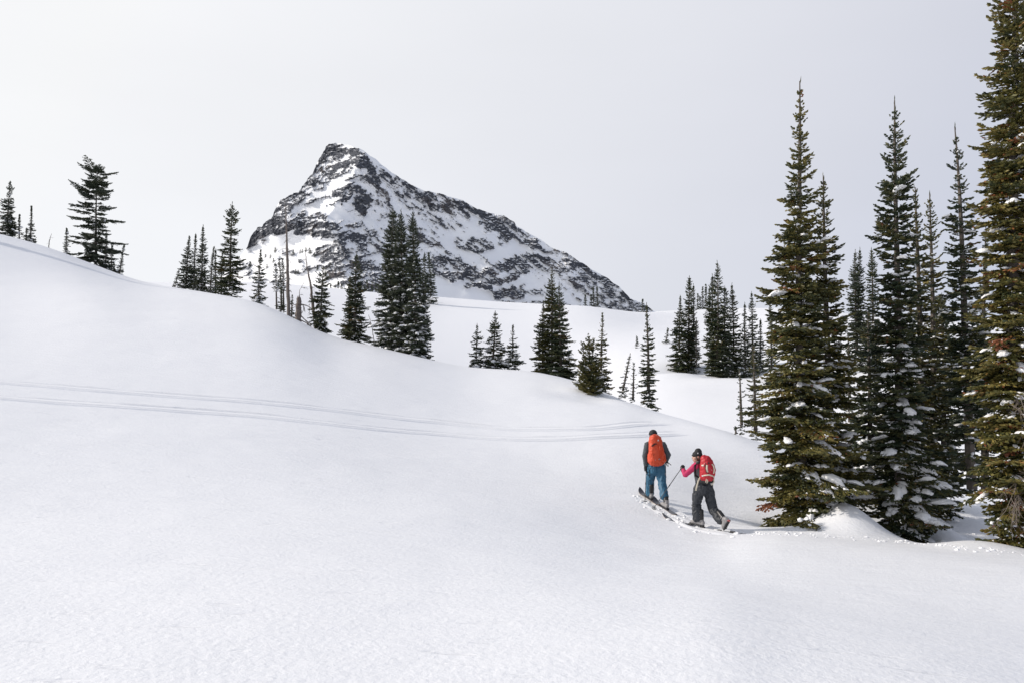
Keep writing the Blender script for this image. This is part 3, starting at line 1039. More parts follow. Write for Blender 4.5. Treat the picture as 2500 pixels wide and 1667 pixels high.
def add_flecks(root, info, count, s_px, side_az=math.radians(160)):
    """small crusts of snow caught among the needles, too fine to tell apart: one part"""
    P0, az, L, a0, cv, q = info
    w = (0.15 + q) ** 1.5 * (0.15 + (0.5 + 0.5 * np.cos(az - side_az)) ** 1.5) * np.clip(L - 0.05, 0.01, 1.0)
    w /= w.sum()
    i = rng.choice(len(L), count, p=w)
    s = rng.uniform(0.3, 0.95, count)
    lat = rng.normal(0, 0.16, count) * L[i] * (1.05 - s)
    c = P0[i] + np.stack([np.sin(az[i]) * L[i] * s + np.cos(az[i]) * lat, np.cos(az[i]) * L[i] * s - np.sin(az[i]) * lat, L[i] * (a0[i] * s + cv[i] * s * s) + max(0.02, 0.25 * s_px)], -1)
    r = max(0.020, 0.62 * s_px) * (0.7 + rng.pareto(3.0, count)).clip(0.6, 2.4)
    v, f = ICO0
    yaw = -az[i] + rng.normal(0, 0.5, count)
    lv = v[None] * rng.uniform(0.7, 1.25, (count, len(v), 1)) * np.stack([r * 0.9, r * 1.5, r * 0.6], -1)[:, None, :]
    x = lv[..., 0] * np.cos(yaw)[:, None] - lv[..., 1] * np.sin(yaw)[:, None]
    y = lv[..., 0] * np.sin(yaw)[:, None] + lv[..., 1] * np.cos(yaw)[:, None]
    V = np.stack([x, y, lv[..., 2] + lv[..., 1] * a0[i][:, None] * 0.8], -1) + c[:, None, :]
    fi = (np.arange(count)[:, None, None] * len(v) + f[None]).reshape(-1, 3)
    m = MB()
    m.add(V.reshape(-1, 3), fi)
    o = local('snow_dusting', m.mesh('snow_dusting', SNOWLOAD, smooth=True), root)
    o['kind'] = 'stuff'


def local(name, data, root):
    o = bpy.data.objects.new(name, data)
    COL.objects.link(o)
    o.parent = root
    return o


TREE_N = [0]
INFO = {}


def tree(label, xt, yt, xb, yb, R, hw, group, kind='fir', p=0.75, snow=0, mat=None, name='fir_tree', start=0.01, stems=None, trunk_r=None, rmin=None, snow_size=1.0, key=None, lean_fwd=0.0, **kw):
    """a conifer whose leader and foot are where the photograph shows them. R: distance, or None to take the foot from the terrain"""
    global rng
    TREE_N[0] += 1
    rng = np.random.default_rng(1000 + TREE_N[0])
    if isinstance(R, str):
        R = float(table(A_R, xb)) + float(R[1:] or 0)
    if R is None:
        bx, by, bz = ray_ground(xb, yb, rmin or 3.0)
    else:
        bx, by = at(xb, R)
        bz = float(ground(bx, by)[0])
    bz -= 0.04
    s_px = by / 796.0
    zt = (HY - yt) / F * by
    H = zt - bz
    lean = ((xt - xb) / F * by, lean_fwd)
    w = hw * by / F
    root = empty(name, (bx, by, bz), label, 'tree', group)
    ax = trunk_axis(H, lean, 0.006 * H, TREE_N[0])
    tb = MB()
    tr = trunk_r or (0.035 + 0.0085 * H)
    hh = np.linspace(-0.25, H, 14)
    tt = np.clip(hh / H, 0, 1)
    tube(tb, ax(hh), tr * (1 - tt) ** 0.85 + 0.010 + 0.06 * s_px, 7, jit=0.06)
    local('trunk', tb.mesh('trunk', BARK), root)
    cb = MB()
    info = add_crown(cb, ax, H, w, s_px, p=p, start=start, **kw)
    if stems:
        for (xs_, ys_, hs_, sh_) in stems:       # further tops of the same plant: top column, top row, half width, where it leaves the stem
            H2 = (HY - ys_) / F * by - bz
            l2 = ((xs_ - xb) / F * by, rng.uniform(-0.3, 0.3))
            a2 = trunk_axis(H2, l2, 0.004 * H, TREE_N[0] + 77)
            add_crown(cb, a2, H2, hs_ * by / F, s_px, p=p, start=sh_, **kw)
            t2 = MB()
            h2 = np.linspace(-0.2, H2, 10)
            tube(t2, a2(h2), 0.7 * tr * (1 - np.clip(h2 / H2, 0, 1)) ** 0.85 + 0.01, 6)
            local('trunk', t2.mesh('trunk', BARK), root)
    local('crown', cb.mesh('crown', mat or NEEDLE), root)
    if snow:
        add_snow(root, info, min(snow, 290), s_px, snow_size)
        add_flecks(root, info, int(snow * (4.0 if s_px < 0.03 else 3.2)), s_px)
    elif by < 100 and H > 2.0:
        add_flecks(root, info, int(10 * H), s_px)
    INFO[key or label] = (root, info, s_px, H, by)
    return root


def twig_spray(mb, P, d, L, r, depth, n=4, spread=0.6, droop=0.15):
    """bare forking twigs"""
    d = np.array(d, float)
    d /= np.linalg.norm(d)
    pts = [np.array(P, float)]
    for k in range(4):
        d = d + rng.normal(0, 0.16, 3) + np.array([0, 0, -droop])
        d /= np.linalg.norm(d)
        pts.append(pts[-1] + d * L / 4)
    tube(mb, pts, np.linspace(r, r * 0.35, 5), 4, cap=False)
    if depth > 0:
        for k in range(n):
            i = int(rng.integers(1, 5))
            d2 = d + rng.normal(0, spread, 3)
            twig_spray(mb, pts[i], d2, L * rng.uniform(0.35, 0.6), r * 0.55, depth - 1, n, spread, droop)


def snag(label, path, R, r0, group, stubs=30, stub_len=0.35, r1=None, name='dead_tree', cat='tree', broken=False, extra=None):
    """a dead standing trunk: path = photo columns/rows from foot to tip"""
    global rng
    TREE_N[0] += 1
    rng = np.random.default_rng(2000 + TREE_N[0])
    xb, yb = path[0]
    if isinstance(R, str):
        R = float(table(A_R, xb)) + float(R[1:] or 0)
    if R is None:
        bx, by, bz = ray_ground(xb, yb)
    else:
        bx, by = at(xb, R)
        bz = float(ground(bx, by)[0])
    root = empty(name, (bx, by, bz), label, cat, group)
    P = np.array([[(x - CX) / F * by - bx, 0, (HY - y) / F * by - bz] for x, y in path])
    P[0] = (0, 0, -0.3)
    q = np.linspace(0, len(P) - 1, 26)
    Ps = np.stack([np.interp(q, np.arange(len(P)), P[:, i]) for i in range(3)], -1)
    L = np.linalg.norm(np.diff(Ps, axis=0), axis=1).sum()
    Ps[2:-1, :2] += rng.normal(0, 0.012, (23, 2))
    rr = np.linspace(r0, r1 if r1 is not None else 0.012, 26)
    m = MB()
    tube(m, Ps, rr, 7, jit=0.14)
    if broken:
        for k in range(5):
            a = k * 1.25
            spl = Ps[-1] + np.array([math.cos(a), math.sin(a), 0]) * rr[-1] * 0.6
            tube(m, [spl - np.array([0, 0, 0.1]), spl + np.array([0, 0, rng.uniform(0.05, 0.25)])], [rr[-1] * 0.45, 0.008], 4)
    local('trunk', m.mesh('trunk', DEADWOOD), root)
    single = stubs + len(extra or ()) <= 14
    b = MB()
    for k in range(stubs):
        if single:
            b = MB()
        i = int(rng.integers(3, 25))
        a = rng.uniform(0, 6.28)
        d = np.array([math.cos(a), math.sin(a), rng.uniform(-0.5, 0.35)])
        twig_spray(b, Ps[i], d, stub_len * rng.uniform(0.4, 1.4), max(0.010, 0.2 * rr[i]), 1, 2)
        if single:
            local('branch', b.mesh('branch', DEADWOOD), root)
    if extra:
        for (i, d, l, r) in extra:
            b = MB()
            twig_spray(b, Ps[i], d, l, r, 2, 4, 0.5, 0.12)
            local('branch', b.mesh('branch', DEADWOOD), root)
    if not single:
        local('branches', b.mesh('branches', DEADWOOD), root)
    return root


def bough_part(root, label, mat, P0, az, L, a0=-0.25, cv=0.05, s_px=0.02, n=1):
    m = MB()
    boughs_to_twigs(m, np.array([P0] * n, float) + rng.normal(0, 0.03, (n, 3)), az + rng.uniform(-0.3, 0.3, n), np.full(n, L) * rng.uniform(0.8, 1.1, n), np.full(n, a0), np.full(n, cv), s_px, np.full(n, 0.5), 0.9)
    o = local('dead_branch', m.mesh('dead_branch', mat), root)
    tag(o, label)
    return o


# --- the big firs at the right
GB = 'big firs at the edge of the slope'
DK = dict(gap=0.02)
tree('tall fir with narrow spire nearest the skiers, its skirts loaded with snow', 1945, 200, 1958, 1296, 18.4, 176, GB, p=0.86, base_taper=0.0, snow_size=1.25, snow=230, mat=NEEDLE_OLIVE, key='T1', dense=1.0, per=6.5, tint0=0.52, droop=0.42)
tree('shorter fir with a bare leader growing against the tall spire fir', 2007, 430, 2032, 1285, 19.3, 120, GB, p=0.75, snow_size=1.25, snow=150, mat=NEEDLE_OLIVE, key='T2', dense=1.0, per=6, tint0=0.47)
tree('tall tapering fir behind the snow mound, full down to the ground', 2186, 247, 2196, 1300, 19.6, 126, GB, p=0.68, base_taper=0.05, snow_size=1.3, snow=290, mat=NEEDLE, key='T3', dense=1.0, per=6.5, tint0=0.48)
tree('small slim fir top between the two tall spires on the right', 2241, 457, 2246, 1280, 21.5, 62, GB, p=0.55, snow=60, mat=NEEDLE_OLIVE, key='T3b', per=5.5)
tree('olive fir with a fine pointed tip rising left of the dark tall spire', 2273, 473, 2280, 1280, 22.5, 74, GB, p=0.62, snow=70, mat=NEEDLE_OLIVE, key='T3c', per=5.5)
tree('dark slender spire fir with bare grey lower trunk beside the edge giant', 2325, 310, 2377, 1283, 20.6, 82, GB, p=0.62, snow=70, mat=NEEDLE, key='T4', start=0.15, per=5.5, bare=(0.15, 0.32, 0.6))
tree('huge olive fir cut off by the edge of the picture', 2474, -260, 2478, 1302, 17.6, 112, GB, p=0.36, snow=240, mat=NEEDLE_OLIVE, key='T5', per=7.5, tint0=0.60, droop=0.5, tier=0.3, dh=0.20)
tree('thin dark trunk fir hidden behind the edge giant', 2402, 560, 2406, 1290, 21.8, 48, GB, p=0.6, mat=NEEDLE_DARK, key='T6', start=0.25, per=5)
tree('dark bushy fir filling the gap between the tall firs', 2300, 720, 2304, 1270, 24.0, 95, GB, p=0.5, snow=51, mat=NEEDLE_DARK, key='T7', start=0.12, per=5)
tree('dark shaded fir under the spire fir, snow on its boughs', 2120, 760, 2124, 1240, 23.5, 70, GB, p=0.6, snow=90, mat=NEEDLE, key='T8', per=5)
tree('little snowy fir peeping out beside the leader-topped fir', 2073, 818, 2075, 1200, 24.5, 32, GB, p=0.8, snow=60, mat=NEEDLE, key='T9', per=5)

GC = 'firs behind the big ones'
tree('twin topped grey green fir standing far behind the bare leader fir', 2087, 612, 2092, 900, None, 32, GC, p=0.6, mat=NEEDLE_DARK, stems=[(2101, 605, 26, 0.3)], rmin=50, snow=12)
tree('pale fir half hidden by the tall tapering fir', 2129, 606, 2131, 900, None, 30, GC, p=0.55, mat=NEEDLE, rmin=50)
tree('slim fir touching the left skirts of the tall spire fir', 1880, 730, 1884, 930, None, 20, GC, p=0.7, mat=NEEDLE, rmin=50)
tree('airy thin fir just left of the big snow laden one', 1838, 842, 1845, 1078, 'A1.5', 27, GC, p=0.55, mat=NEEDLE_OLIVE, start=0.04, per=4.5)
tree('scrawny dark fir at the knoll edge right of the skiers', 1804, 900, 1811, 1066, 'A0.8', 14, GC, p=0.5, mat=NEEDLE_DARK, per=3.5, gap=0.25)
tree('tiny tuft of a fir beside the scrawny one', 1795, 1040, 1797, 1062, 'A0.6', 7, GC, p=0.7, mat=NEEDLE_DARK)

# --- on the knoll crest, from the left
GL = 'firs on the far left shoulder'
tree('loose branched spruce at the left edge of the snow shoulder', 24, 443, 18, 573, 'A1.5', 25, GL, p=0.6, mat=NEEDLE_DARK, per=4.5, tier=0.4, gap=0.12)
tree('small fir pressed against the loose branched edge spruce', 28, 527, 29, 578, 'A2', 10, GL, p=0.7, mat=NEEDLE_DARK)
tree('short slim fir between the edge spruce and the bare spired fir', 48, 524, 47, 584, 'A1.5', 11, GL, p=0.8, mat=NEEDLE_DARK)
tree('fir with a long bare spire on the left shoulder', 77, 504, 75, 593, 'A1.5', 17, GL, p=1.25, mat=NEEDLE_DARK)
tree('low fir tucked left of the bare spired fir', 66, 556, 63, 589, 'A1.7', 8, GL, p=0.8, mat=NEEDLE_DARK)
tree('lone narrow fir left of the broad tiered tree', 163, 558, 161, 616, 'A1.5', 9, GL, p=0.55, mat=NEEDLE_DARK)
tree('broad irregular tree with flat tiers and upswept top limbs', 238, 410, 234, 640, 'A2', 58, GL, p=0.06, mat=NEEDLE_DARK, name='spruce_tree', key='L6', upsweep=0.3, gap=0.18, per=5, dh=0.5, rnd=0.45, tier=0.42, droop=0.2, top=0.95, base_taper=0.0, upturn=0.12, out=0.12, dense=1.3, snow=13)
tree('slim fir under the right boughs of the broad tiered tree', 261, 566, 257, 650, 'A1.3', 15, GL, p=0.7, mat=NEEDLE_DARK)
tree('short fir at the right foot of the broad tiered tree', 274, 600, 272, 656, 'A1.3', 14, GL, p=0.7, mat=NEEDLE_DARK)
tree('narrow fir leaning right at the end of the left shoulder', 304, 598, 290, 664, 'A1.2', 11, GL, p=0.6, mat=NEEDLE_DARK)
snag('thin bare leaning twig on the left shoulder skyline', [(117, 603), (121, 588), (126, 571)], 'A0.5', 0.05, GL, stubs=5, stub_len=0.2, name='dead_sapling')

for lab, a, b_, c, d_ in (('tall fir just outside the left edge, throwing its shadow onto the shoulder', -70, 300, 84.0, 26), ('second fir outside the left edge, farther down the shoulder', -150, 330, 74.0, 26)):
    tree(lab, a, b_, a, 600, c, d_, GL, p=0.6, mat=NEEDLE_DARK)
GM = 'firs along the knoll crest'
tree('small leaning fir at the left end of the three pointed clump', 438, 659, 425, 700, 'A1', 12, GM, p=0.7, mat=NEEDLE_DARK)
tree('dark pointed fir, left of three close together', 463, 577, 453, 703, 'A1.2', 25, GM, p=0.75, snow=15, mat=NEEDLE_DARK)
tree('slender fir squeezed in the middle of three close together', 477, 571, 474, 704, 'A1.6', 15, GM, p=0.7, snow=12, mat=NEEDLE_DARK)
tree('dark pointed fir with snow pillows, right of three close together', 497, 550, 491, 707, 'A1', 21, GM, p=0.7, snow=21, mat=NEEDLE_DARK)
tree('narrow fir beside the wide limbed spruce', 522, 604, 513, 714, 'A1.3', 11, GM, p=0.55, mat=NEEDLE)
tree('second narrow fir just behind, touching the wide limbed spruce', 527, 608, 526, 712, 'A2.6', 9, GM, p=0.55, mat=NEEDLE)
tree('bushy fir at the left foot of the wide limbed spruce', 543, 620, 540, 720, 'A1.0', 19, GM, p=0.7, mat=NEEDLE)
tree('tall spruce with uneven wide limbs and open crown', 566, 495, 562, 726, 'A0.8', 38, GM, p=0.5, mat=NEEDLE, name='spruce_tree', rnd=0.45, tier=0.45, gap=0.15, dh=0.28, per=5, out=0.15, key='M7', snow=7)
tree('dumpy fir bearing round snow pillows, left of the dead snag', 636, 610, 631, 745, 'A0.8', 25, GM, p=0.8, snow=44, mat=NEEDLE, snow_size=1.2)
for k, (lab, a, b_, c, d_) in enumerate((('leftmost thin fir of three on bare stems', 672, 642, 676, 757), ('middle and tallest thin fir of three on bare stems', 682, 626, 688, 758), ('right thin fir of three on bare stems', 690, 632, 693, 756))):
    tree(lab + ' next to the snag', a, b_, c, d_, 'A1.6', 11, GM, p=0.3, mat=NEEDLE_DARK, start=0.46, per=4.5, base_taper=0.5)
snag('tall grey snag with stubs standing before the mountain', [(706, 771), (703, 690), (701, 600), (699, 540), (697, 500)], 'A0.6', 0.145, GM, stubs=60, stub_len=0.42)
tree('low fir at the right foot of the grey snag', 714, 720, 712, 772, 'A1', 11, GM, p=0.75, mat=NEEDLE)
tree('low ragged fir under the thin stemmed firs', 687, 706, 686, 761, 'A0.9', 12, GM, p=0.6, mat=NEEDLE)
snag('broken thick stump with a hooked twig on top', [(727, 783), (729, 750), (730, 728)], 'A0.4', 0.24, GM, stubs=7, stub_len=0.4, r1=0.15, broken=True, name='broken_stump', extra=[(25, (0.25, 0.1, 1.0), 0.8, 0.03), (16, (1, -0.2, -0.1), 1.2, 0.05), (8, (1, -0.3, -0.3), 1.3, 0.05), (5, (1, 0.2, -0.4), 1.2, 0.05)])
snag('bent dead snag leaning left over the droopy fir', [(772, 785), (763, 735), (757, 690), (750, 655), (745, 613)], 'A0.6', 0.12, GM, stubs=44, stub_len=0.34)
tree('droopy fir with sagging skirts right of the bent snag', 789, 650, 783, 812, 'A0.5', 35, GM, p=0.5, mat=NEEDLE, droop=0.7, rnd=0.4, tier=0.35, gap=0.1, snow=15)
tree('upright fir with a dark sharp top left of the snowy trio', 870, 617, 866, 838, 'A0.4', 46, GM, p=0.72, snow=24, mat=NEEDLE)
tree('thinner fir clinging to the left of the sharp topped fir', 855, 676, 853, 828, 'A0.8', 21, GM, p=0.6, mat=NEEDLE_OLIVE, snow=7)
snag('bare leaning twig at the foot of the snowy trio', [(916, 836), (909, 800), (900, 769)], 'A0.3', 0.028, GM, stubs=8, stub_len=0.3, name='dead_sapling')
tree('left spire of the dense snowy trio', 958, 507, 953, 851, 'A0.5', 57, GM, p=0.62, snow=190, mat=NEEDLE_DARK, per=8.5, tier=0.2, key='C2')
tree('middle spire of the dense snowy trio', 981, 512, 981, 860, 'A0.2', 48, GM, p=0.62, snow=150, mat=NEEDLE_DARK, per=8.5, tier=0.2, key='C3')
tree('right spire of the dense snowy trio', 1008, 512, 1017, 874, 'A0.0', 46, GM, p=0.62, snow=150, mat=NEEDLE_DARK, per=8.5, tier=0.2, key='C4')
tree('olive fir hugging the right side of the snowy trio', 1033, 668, 1035, 872, 'A0.6', 22, GM, p=0.55, snow=18, mat=NEEDLE)
tree('left of three small snowy firs behind the crest', 1165, 790, 1162, 893, 'A2.0', 31, GM, p=0.85, snow=24, mat=NEEDLE)
tree('broadest and middle of three small snowy firs behind the crest', 1209, 760, 1204, 899, 'A2.2', 46, GM, p=0.8, snow=44, mat=NEEDLE, snow_size=1.2)
tree('right of three small snowy firs behind the crest', 1252, 793, 1252, 902, 'A1.8', 34, GM, p=0.9, snow=24, mat=NEEDLE)
tree('wide olive fir with a thick top mid crest', 1346, 657, 1349, 917, 'A0.8', 60, GM, p=0.75, snow=21, mat=NEEDLE_OLIVE, key='E1', tint0=0.35)
tree('fir merged into the right flank of the wide olive fir', 1364, 690, 1370, 922, 'A0.6', 52, GM, p=0.8, snow=12, mat=NEEDLE, key='E1b')
tree('slim fir merged into the left flank of the wide olive fir', 1326, 738, 1325, 913, 'A1.0', 36, GM, p=0.75, snow=6, mat=NEEDLE_OLIVE, tint0=0.35)
tree('bushy many stemmed pine standing in its own snow hollow', 1437, 824, 1440, 958, None, 36, GM, p=0.55, mat=NEEDLE_OLIVE, name='pine_tree', stems=[(1420, 832, 26, 0.05), (1450, 830, 26, 0.05)], snow=13, upturn=0.4, droop=0.1, tint0=0.4, snow_size=1.4, top=0.985, base_taper=0.0)
tree('thin pale topped fir rising behind the bushy pine', 1470, 765, 1467, 950, 'A0.3', 30, GM, p=0.85, mat=NEEDLE_OLIVE, gap=0.15, tint0=0.4)
tree('scraggly fir leaning right, half dead, above the track end', 1540, 862, 1518, 975, 'A1.0', 15, GM, p=0.65, mat=NEEDLE_DARK, per=4, gap=0.2)
tree('scrawny little fir between the leaning one and the straight spire', 1548, 888, 1545, 985, 'A1.2', 11, GM, p=0.45, mat=NEEDLE_DARK, per=4, gap=0.2)
tree('straight narrow spire fir standing alone above the skiers', 1580, 740, 1583, 1004, 'A1.0', 25, GM, p=0.66, mat=NEEDLE, snow=9, per=5.5)

# --- in the basin beyond
GK = 'grove in the basin'
tree('wide skirted fir at the left end of the basin grove', 1660, 722, 1658, 902, None, 33, GK, p=0.85, mat=NEEDLE, rmin=50, snow=7)
tree('tall regular spire second from the left in the basin grove', 1682, 675, 1682, 899, None, 23, GK, p=0.5, mat=NEEDLE, rmin=50, snow=6)
tree('dark fir top showing behind the regular spire', 1692, 694, 1694, 895, None, 13, GK, p=0.5, mat=NEEDLE_DARK, rmin=50)
tree('greyish dying fir right of the regular spire', 1700, 778, 1700, 909, None, 11, GK, p=0.4, mat=NEEDLE_DARK, rmin=50, gap=0.3)
tree('full fir left of the open topped spruce', 1739, 669, 1741, 917, None, 29, GK, p=0.6, mat=NEEDLE, rmin=50, snow=9)
tree('spruce with an open crossed top, highest of the basin grove', 1752, 638, 1752, 920, None, 31, GK, p=0.5, mat=NEEDLE, rmin=50, name='spruce_tree', rnd=0.4, gap=0.2, dh=0.3, out=0.12)
tree('dense fir right of the open topped spruce', 1768, 700, 1770, 921, None, 30, GK, p=0.6, mat=NEEDLE_DARK, rmin=50, snow=12)
tree('fir with a knobbly top toward the right of the grove', 1788, 692, 1791, 917, None, 27, GK, p=0.65, mat=NEEDLE, rmin=50, snow=9)
tree('slender dark fir between the knobbly top and the bristly spire', 1818, 739, 1819, 920, None, 15, GK, p=0.6, mat=NEEDLE_DARK, rmin=50)
tree('bristly dead topped spire at the right of the grove', 1835, 713, 1837, 917, None, 20, GK, p=0.55, mat=NEEDLE_DARK, rmin=50, gap=0.15)
tree('short dark fir closing the grove on the right', 1857, 779, 1855, 908, None, 17, GK, p=0.7, mat=NEEDLE_DARK, rmin=50)
tree('small gnarled bush fir at the front of the grove', 1671, 898, 1671, 909, None, 7, GK, p=0.4, mat=NEEDLE, rmin=50)
tree('tiny fir alone on the open snowfield, beside the straight spire', 1555, 824, 1555, 849, None, 7, GK, p=0.8, mat=NEEDLE_DARK, rmin=50)
tree('tiny leaning fir alone on the snowfield left of the grove', 1631, 801, 1626, 839, None, 9, GK, p=0.75, mat=NEEDLE_DARK, rmin=50)

GF = 'firs on the far snow rim'
tree('left fir of the far pair right of the snowy trio', 1036, 617, 1038, 740, None, 13, GF, p=0.5, mat=NEEDLE_DARK, rmin=70, snow=6)
tree('right fir of the far pair right of the snowy trio, casting a long shadow', 1047, 617, 1052, 742, None, 16, GF, p=0.6, mat=NEEDLE_DARK, rmin=70, snow=9)
tree('stunted stub fir at the foot of the far pair', 1066, 727, 1064, 738, None, 4, GF, p=0.4, mat=NEEDLE_DARK, rmin=70)
for lab, a, b_, c, d_, w_ in (('single short fir on the far rim before the mountain foot', 1429, 721, 1429, 747, 5), ('left tiny fir of the far rim trio', 1443, 721, 1443, 749, 5), ('tallest fir of the far rim trio', 1448, 703, 1449, 749, 6), ('right fir of the far rim trio', 1457, 700, 1459, 751, 7), ('fir at the mountain tail end on the far rim', 1569, 733, 1569, 766, 6)):
    tree(lab, a, b_, c, d_, float(table(B_R, c)) - 1.5, w_, GF, p=0.6, mat=NEEDLE_DARK)
for lab, a, b_, w_ in (('leftmost far fir seen over the rim behind the grove', 1703, 717, 6), ('second far fir seen over the rim behind the grove', 1715, 700, 7), ('highest far fir seen over the rim behind the grove', 1723, 693, 8), ('far fir seen over the rim close to the full fir of the grove', 1731, 703, 7), ('low far fir seen over the rim behind the dark fir top', 1709, 726, 6)):
    tree(lab, a, b_, a + 1, 760, float(table(B_R, a)) + 1, w_, GF, p=0.55, mat=NEEDLE_DARK)
for k, (a, b_) in enumerate(((818, 694), (826, 690), (834, 697), (896, 688), (890, 698), (908, 697), (918, 699), (808, 699))):
    tree(['dark treetop just left of the sharp topped fir on the far rim', 'taller dark treetop touching the sharp topped fir on the far rim', 'low treetop peeking past the tip of the sharp topped fir', 'tallest treetop on the far rim between the upright fir and the trio', 'low treetop right beside the upright fir on the far rim', 'middle low treetop between the upright fir and the trio', 'low treetop closest to the snowy trio on the far rim', 'farthest left dark treetop on the rim under the cliffs'][k], a, b_, a, 710, float(table(B_R, a)) + 4, 5, 'treetops over the far rim', p=0.5, mat=NEEDLE_DARK)
# small conifers dotted over the foot of the mountain
FAR = MB()
add_crown(FAR, trunk_axis(9, (0, 0), 0.02, 5), 9.0, 2.4, 1.0, p=0.7, per=5)
FAR_ME = FAR.mesh('crown', NEEDLE_DARK)
FT = MB()
tube(FT, [(0, 0, -1), (0, 0, 8.5)], [0.25, 0.05], 5)
FT_ME = FT.mesh('trunk', BARK)
print('trees', TREE_N[0])

# ---------------------------------------------------------------- skiers


def loft(mb, P, rx, ry, side, sides=14, pw=2.0, mat=0, roundcap=True):
    """closed body along P with superelliptic rings: rx along `side`, ry across; rounded ends"""
    P = np.asarray(P, float)
    n = len(P)
    rx = np.broadcast_to(np.asarray(rx, float), (n,))
    ry = np.broadcast_to(np.asarray(ry, float), (n,))
    T = frames(P)
    # resample with rounded ends
    if roundcap:
        pts, ax_, ay_ = [], [], []
        e0, e1 = 0.8 * min(rx[0], ry[0]), 0.8 * min(rx[-1], ry[-1])
        for a in (0.12, 0.45, 0.8):
            pts.append(P[0] - T[0] * e0 * (1 - a))
            k = math.sqrt(1 - (1 - a) ** 2)
            ax_.append(rx[0] * k)
            ay_.append(ry[0] * k)
        pts += list(P)
        ax_ += list(rx)
        ay_ += list(ry)
        for a in (0.8, 0.45, 0.12):
            pts.append(P[-1] + T[-1] * e1 * (1 - a))
            k = math.sqrt(1 - (1 - a) ** 2)
            ax_.append(rx[-1] * k)
            ay_.append(ry[-1] * k)
        P, rx, ry = np.array(pts), np.array(ax_), np.array(ay_)
        T = frames(P)
        n = len(P)
    s = np.array(side, float)
    S = s[None] - T * (T @ s)[:, None]
    S /= np.linalg.norm(S, axis=1, keepdims=True) + 1e-9
    B = np.cross(T, S)
    a = np.arange(sides) * 2 * math.pi / sides
    ca = np.sign(np.cos(a)) * np.abs(np.cos(a)) ** (2 / pw)
    sa = np.sign(np.sin(a)) * np.abs(np.sin(a)) ** (2 / pw)
    V = (P[:, None] + S[:, None] * ca[None, :, None] * rx[:, None, None] + B[:, None] * sa[None, :, None] * ry[:, None, None]).reshape(-1, 3)
    V = np.vstack([V, P[0], P[-1]])
    q, tr = [], []
    for i in range(n - 1):
        for k in range(sides):
            k2 = (k + 1) % sides
            q.append((i * sides + k, i * sides + k2, (i + 1) * sides + k2, (i + 1) * sides + k))
    for k in range(sides):
        k2 = (k + 1) % sides
        tr.append((n * sides, k2, k))
        tr.append((n * sides + 1, (n - 1) * sides + k, (n - 1) * sides + k2))
    mb.add(V, tr, q, 0.5, mat)


def ball(mb, c, r, rot=None):
    v, f = ICO2
    v = v * np.asarray(r, float)
    if rot is not None:
        v = v @ np.array(rot).T
    mb.add(v + np.asarray(c, float), f)


def merged(mb, name, mat, parent, voxel=0.011, smooth=3, folds=0.0, fscale=16.0, seed=0, stretch=(1, 1, 1)):
    """melt overlapping closed shapes into ONE continuous surface, then lay folds into it"""
    tmp = bpy.data.objects.new('tmp', mb.mesh('tmp', mat))
    COL.objects.link(tmp)
    r = tmp.modifiers.new('r', 'REMESH')
    r.mode = 'VOXEL'
    r.voxel_size = voxel
    r.use_smooth_shade = True
    if smooth:
        sm = tmp.modifiers.new('s', 'SMOOTH')
        sm.factor = 0.5
        sm.iterations = smooth
    dg = bpy.context.evaluated_depsgraph_get()
    me = bpy.data.meshes.new_from_object(tmp.evaluated_get(dg), depsgraph=dg)
    bpy.data.objects.remove(tmp)
    me.name = name
    if folds:
        n = len(me.vertices)
        co = np.zeros(n * 3, np.float32)
        no = np.zeros(n * 3, np.float32)
        me.vertices.foreach_get('co', co)
        me.vertex_normals.foreach_get('vector', no)
        co, no = co.reshape(-1, 3).astype(float), no.reshape(-1, 3).astype(float)
        p = co * fscale * np.array(stretch)
        w = vnoise(p[:, 0], p[:, 1], p[:, 2], seed) * 0.5
        p2 = p * 1.9 + w[:, None] * 1.6
        d = (1 - 2 * np.abs(vnoise(p2[:, 0], p2[:, 1], p2[:, 2], seed + 5))) * 0.7 + w
        co += no * (d * folds)[:, None]
        me.vertices.foreach_set('co', co.astype(np.float32).ravel())
        me.update()
    if not me.materials:
        me.materials.append(mat)
    return link(name, me, parent)


SKIN = plain('skin', (0.55, 0.33, 0.25), 0.5, 0.08)
HAIR_B = plain('brown_hair', (0.075, 0.042, 0.025), 0.5, 0.4, 60)
HAIR_D = plain('black_hair', (0.012, 0.011, 0.011), 0.5, 0.3, 60)
GREYCLOTH = plain('slate_fleece', (0.066, 0.078, 0.088), 0.85, 0.18, 40, bump=0.2)
VEST = plain('grey_vest', (0.130, 0.142, 0.150), 0.75, 0.2, 30, bump=0.2)
BLUE = plain('teal_blue_shell', (0.022, 0.105, 0.185), 0.6, 0.18, 18, bump=0.15)
CHAR = plain('charcoal_shell', (0.023, 0.027, 0.034), 0.6, 0.2, 18, bump=0.15)
BLACK = plain('black_cloth', (0.010, 0.010, 0.012), 0.75, 0.2, 50, bump=0.2)
PINK = plain('pink_knit', (0.48, 0.030, 0.110), 0.8, 0.12, 50, bump=0.2)
ORANGE = plain('orange_nylon', (0.56, 0.056, 0.012), 0.5, 0.12, 25, bump=0.25)
REDN = plain('red_nylon', (0.42, 0.010, 0.020), 0.5, 0.14, 25, bump=0.25)
CREAM = plain('cream_webbing', (0.62, 0.56, 0.44), 0.8, 0.12)
WHITE = plain('white_print', (0.80, 0.80, 0.80), 0.6, 0.03)
BOOTW = plain('pale_boot_shell', (0.26, 0.25, 0.25), 0.4, 0.6, 14)
BOOTB = plain('black_boot_shell', (0.016, 0.016, 0.018), 0.4, 0.3, 22)
SALMON = plain('salmon_rubber', (0.60, 0.16, 0.15), 0.6, 0.1)
STEEL = plain('steel', (0.45, 0.45, 0.47), 0.3, 0.1, metallic=0.8)
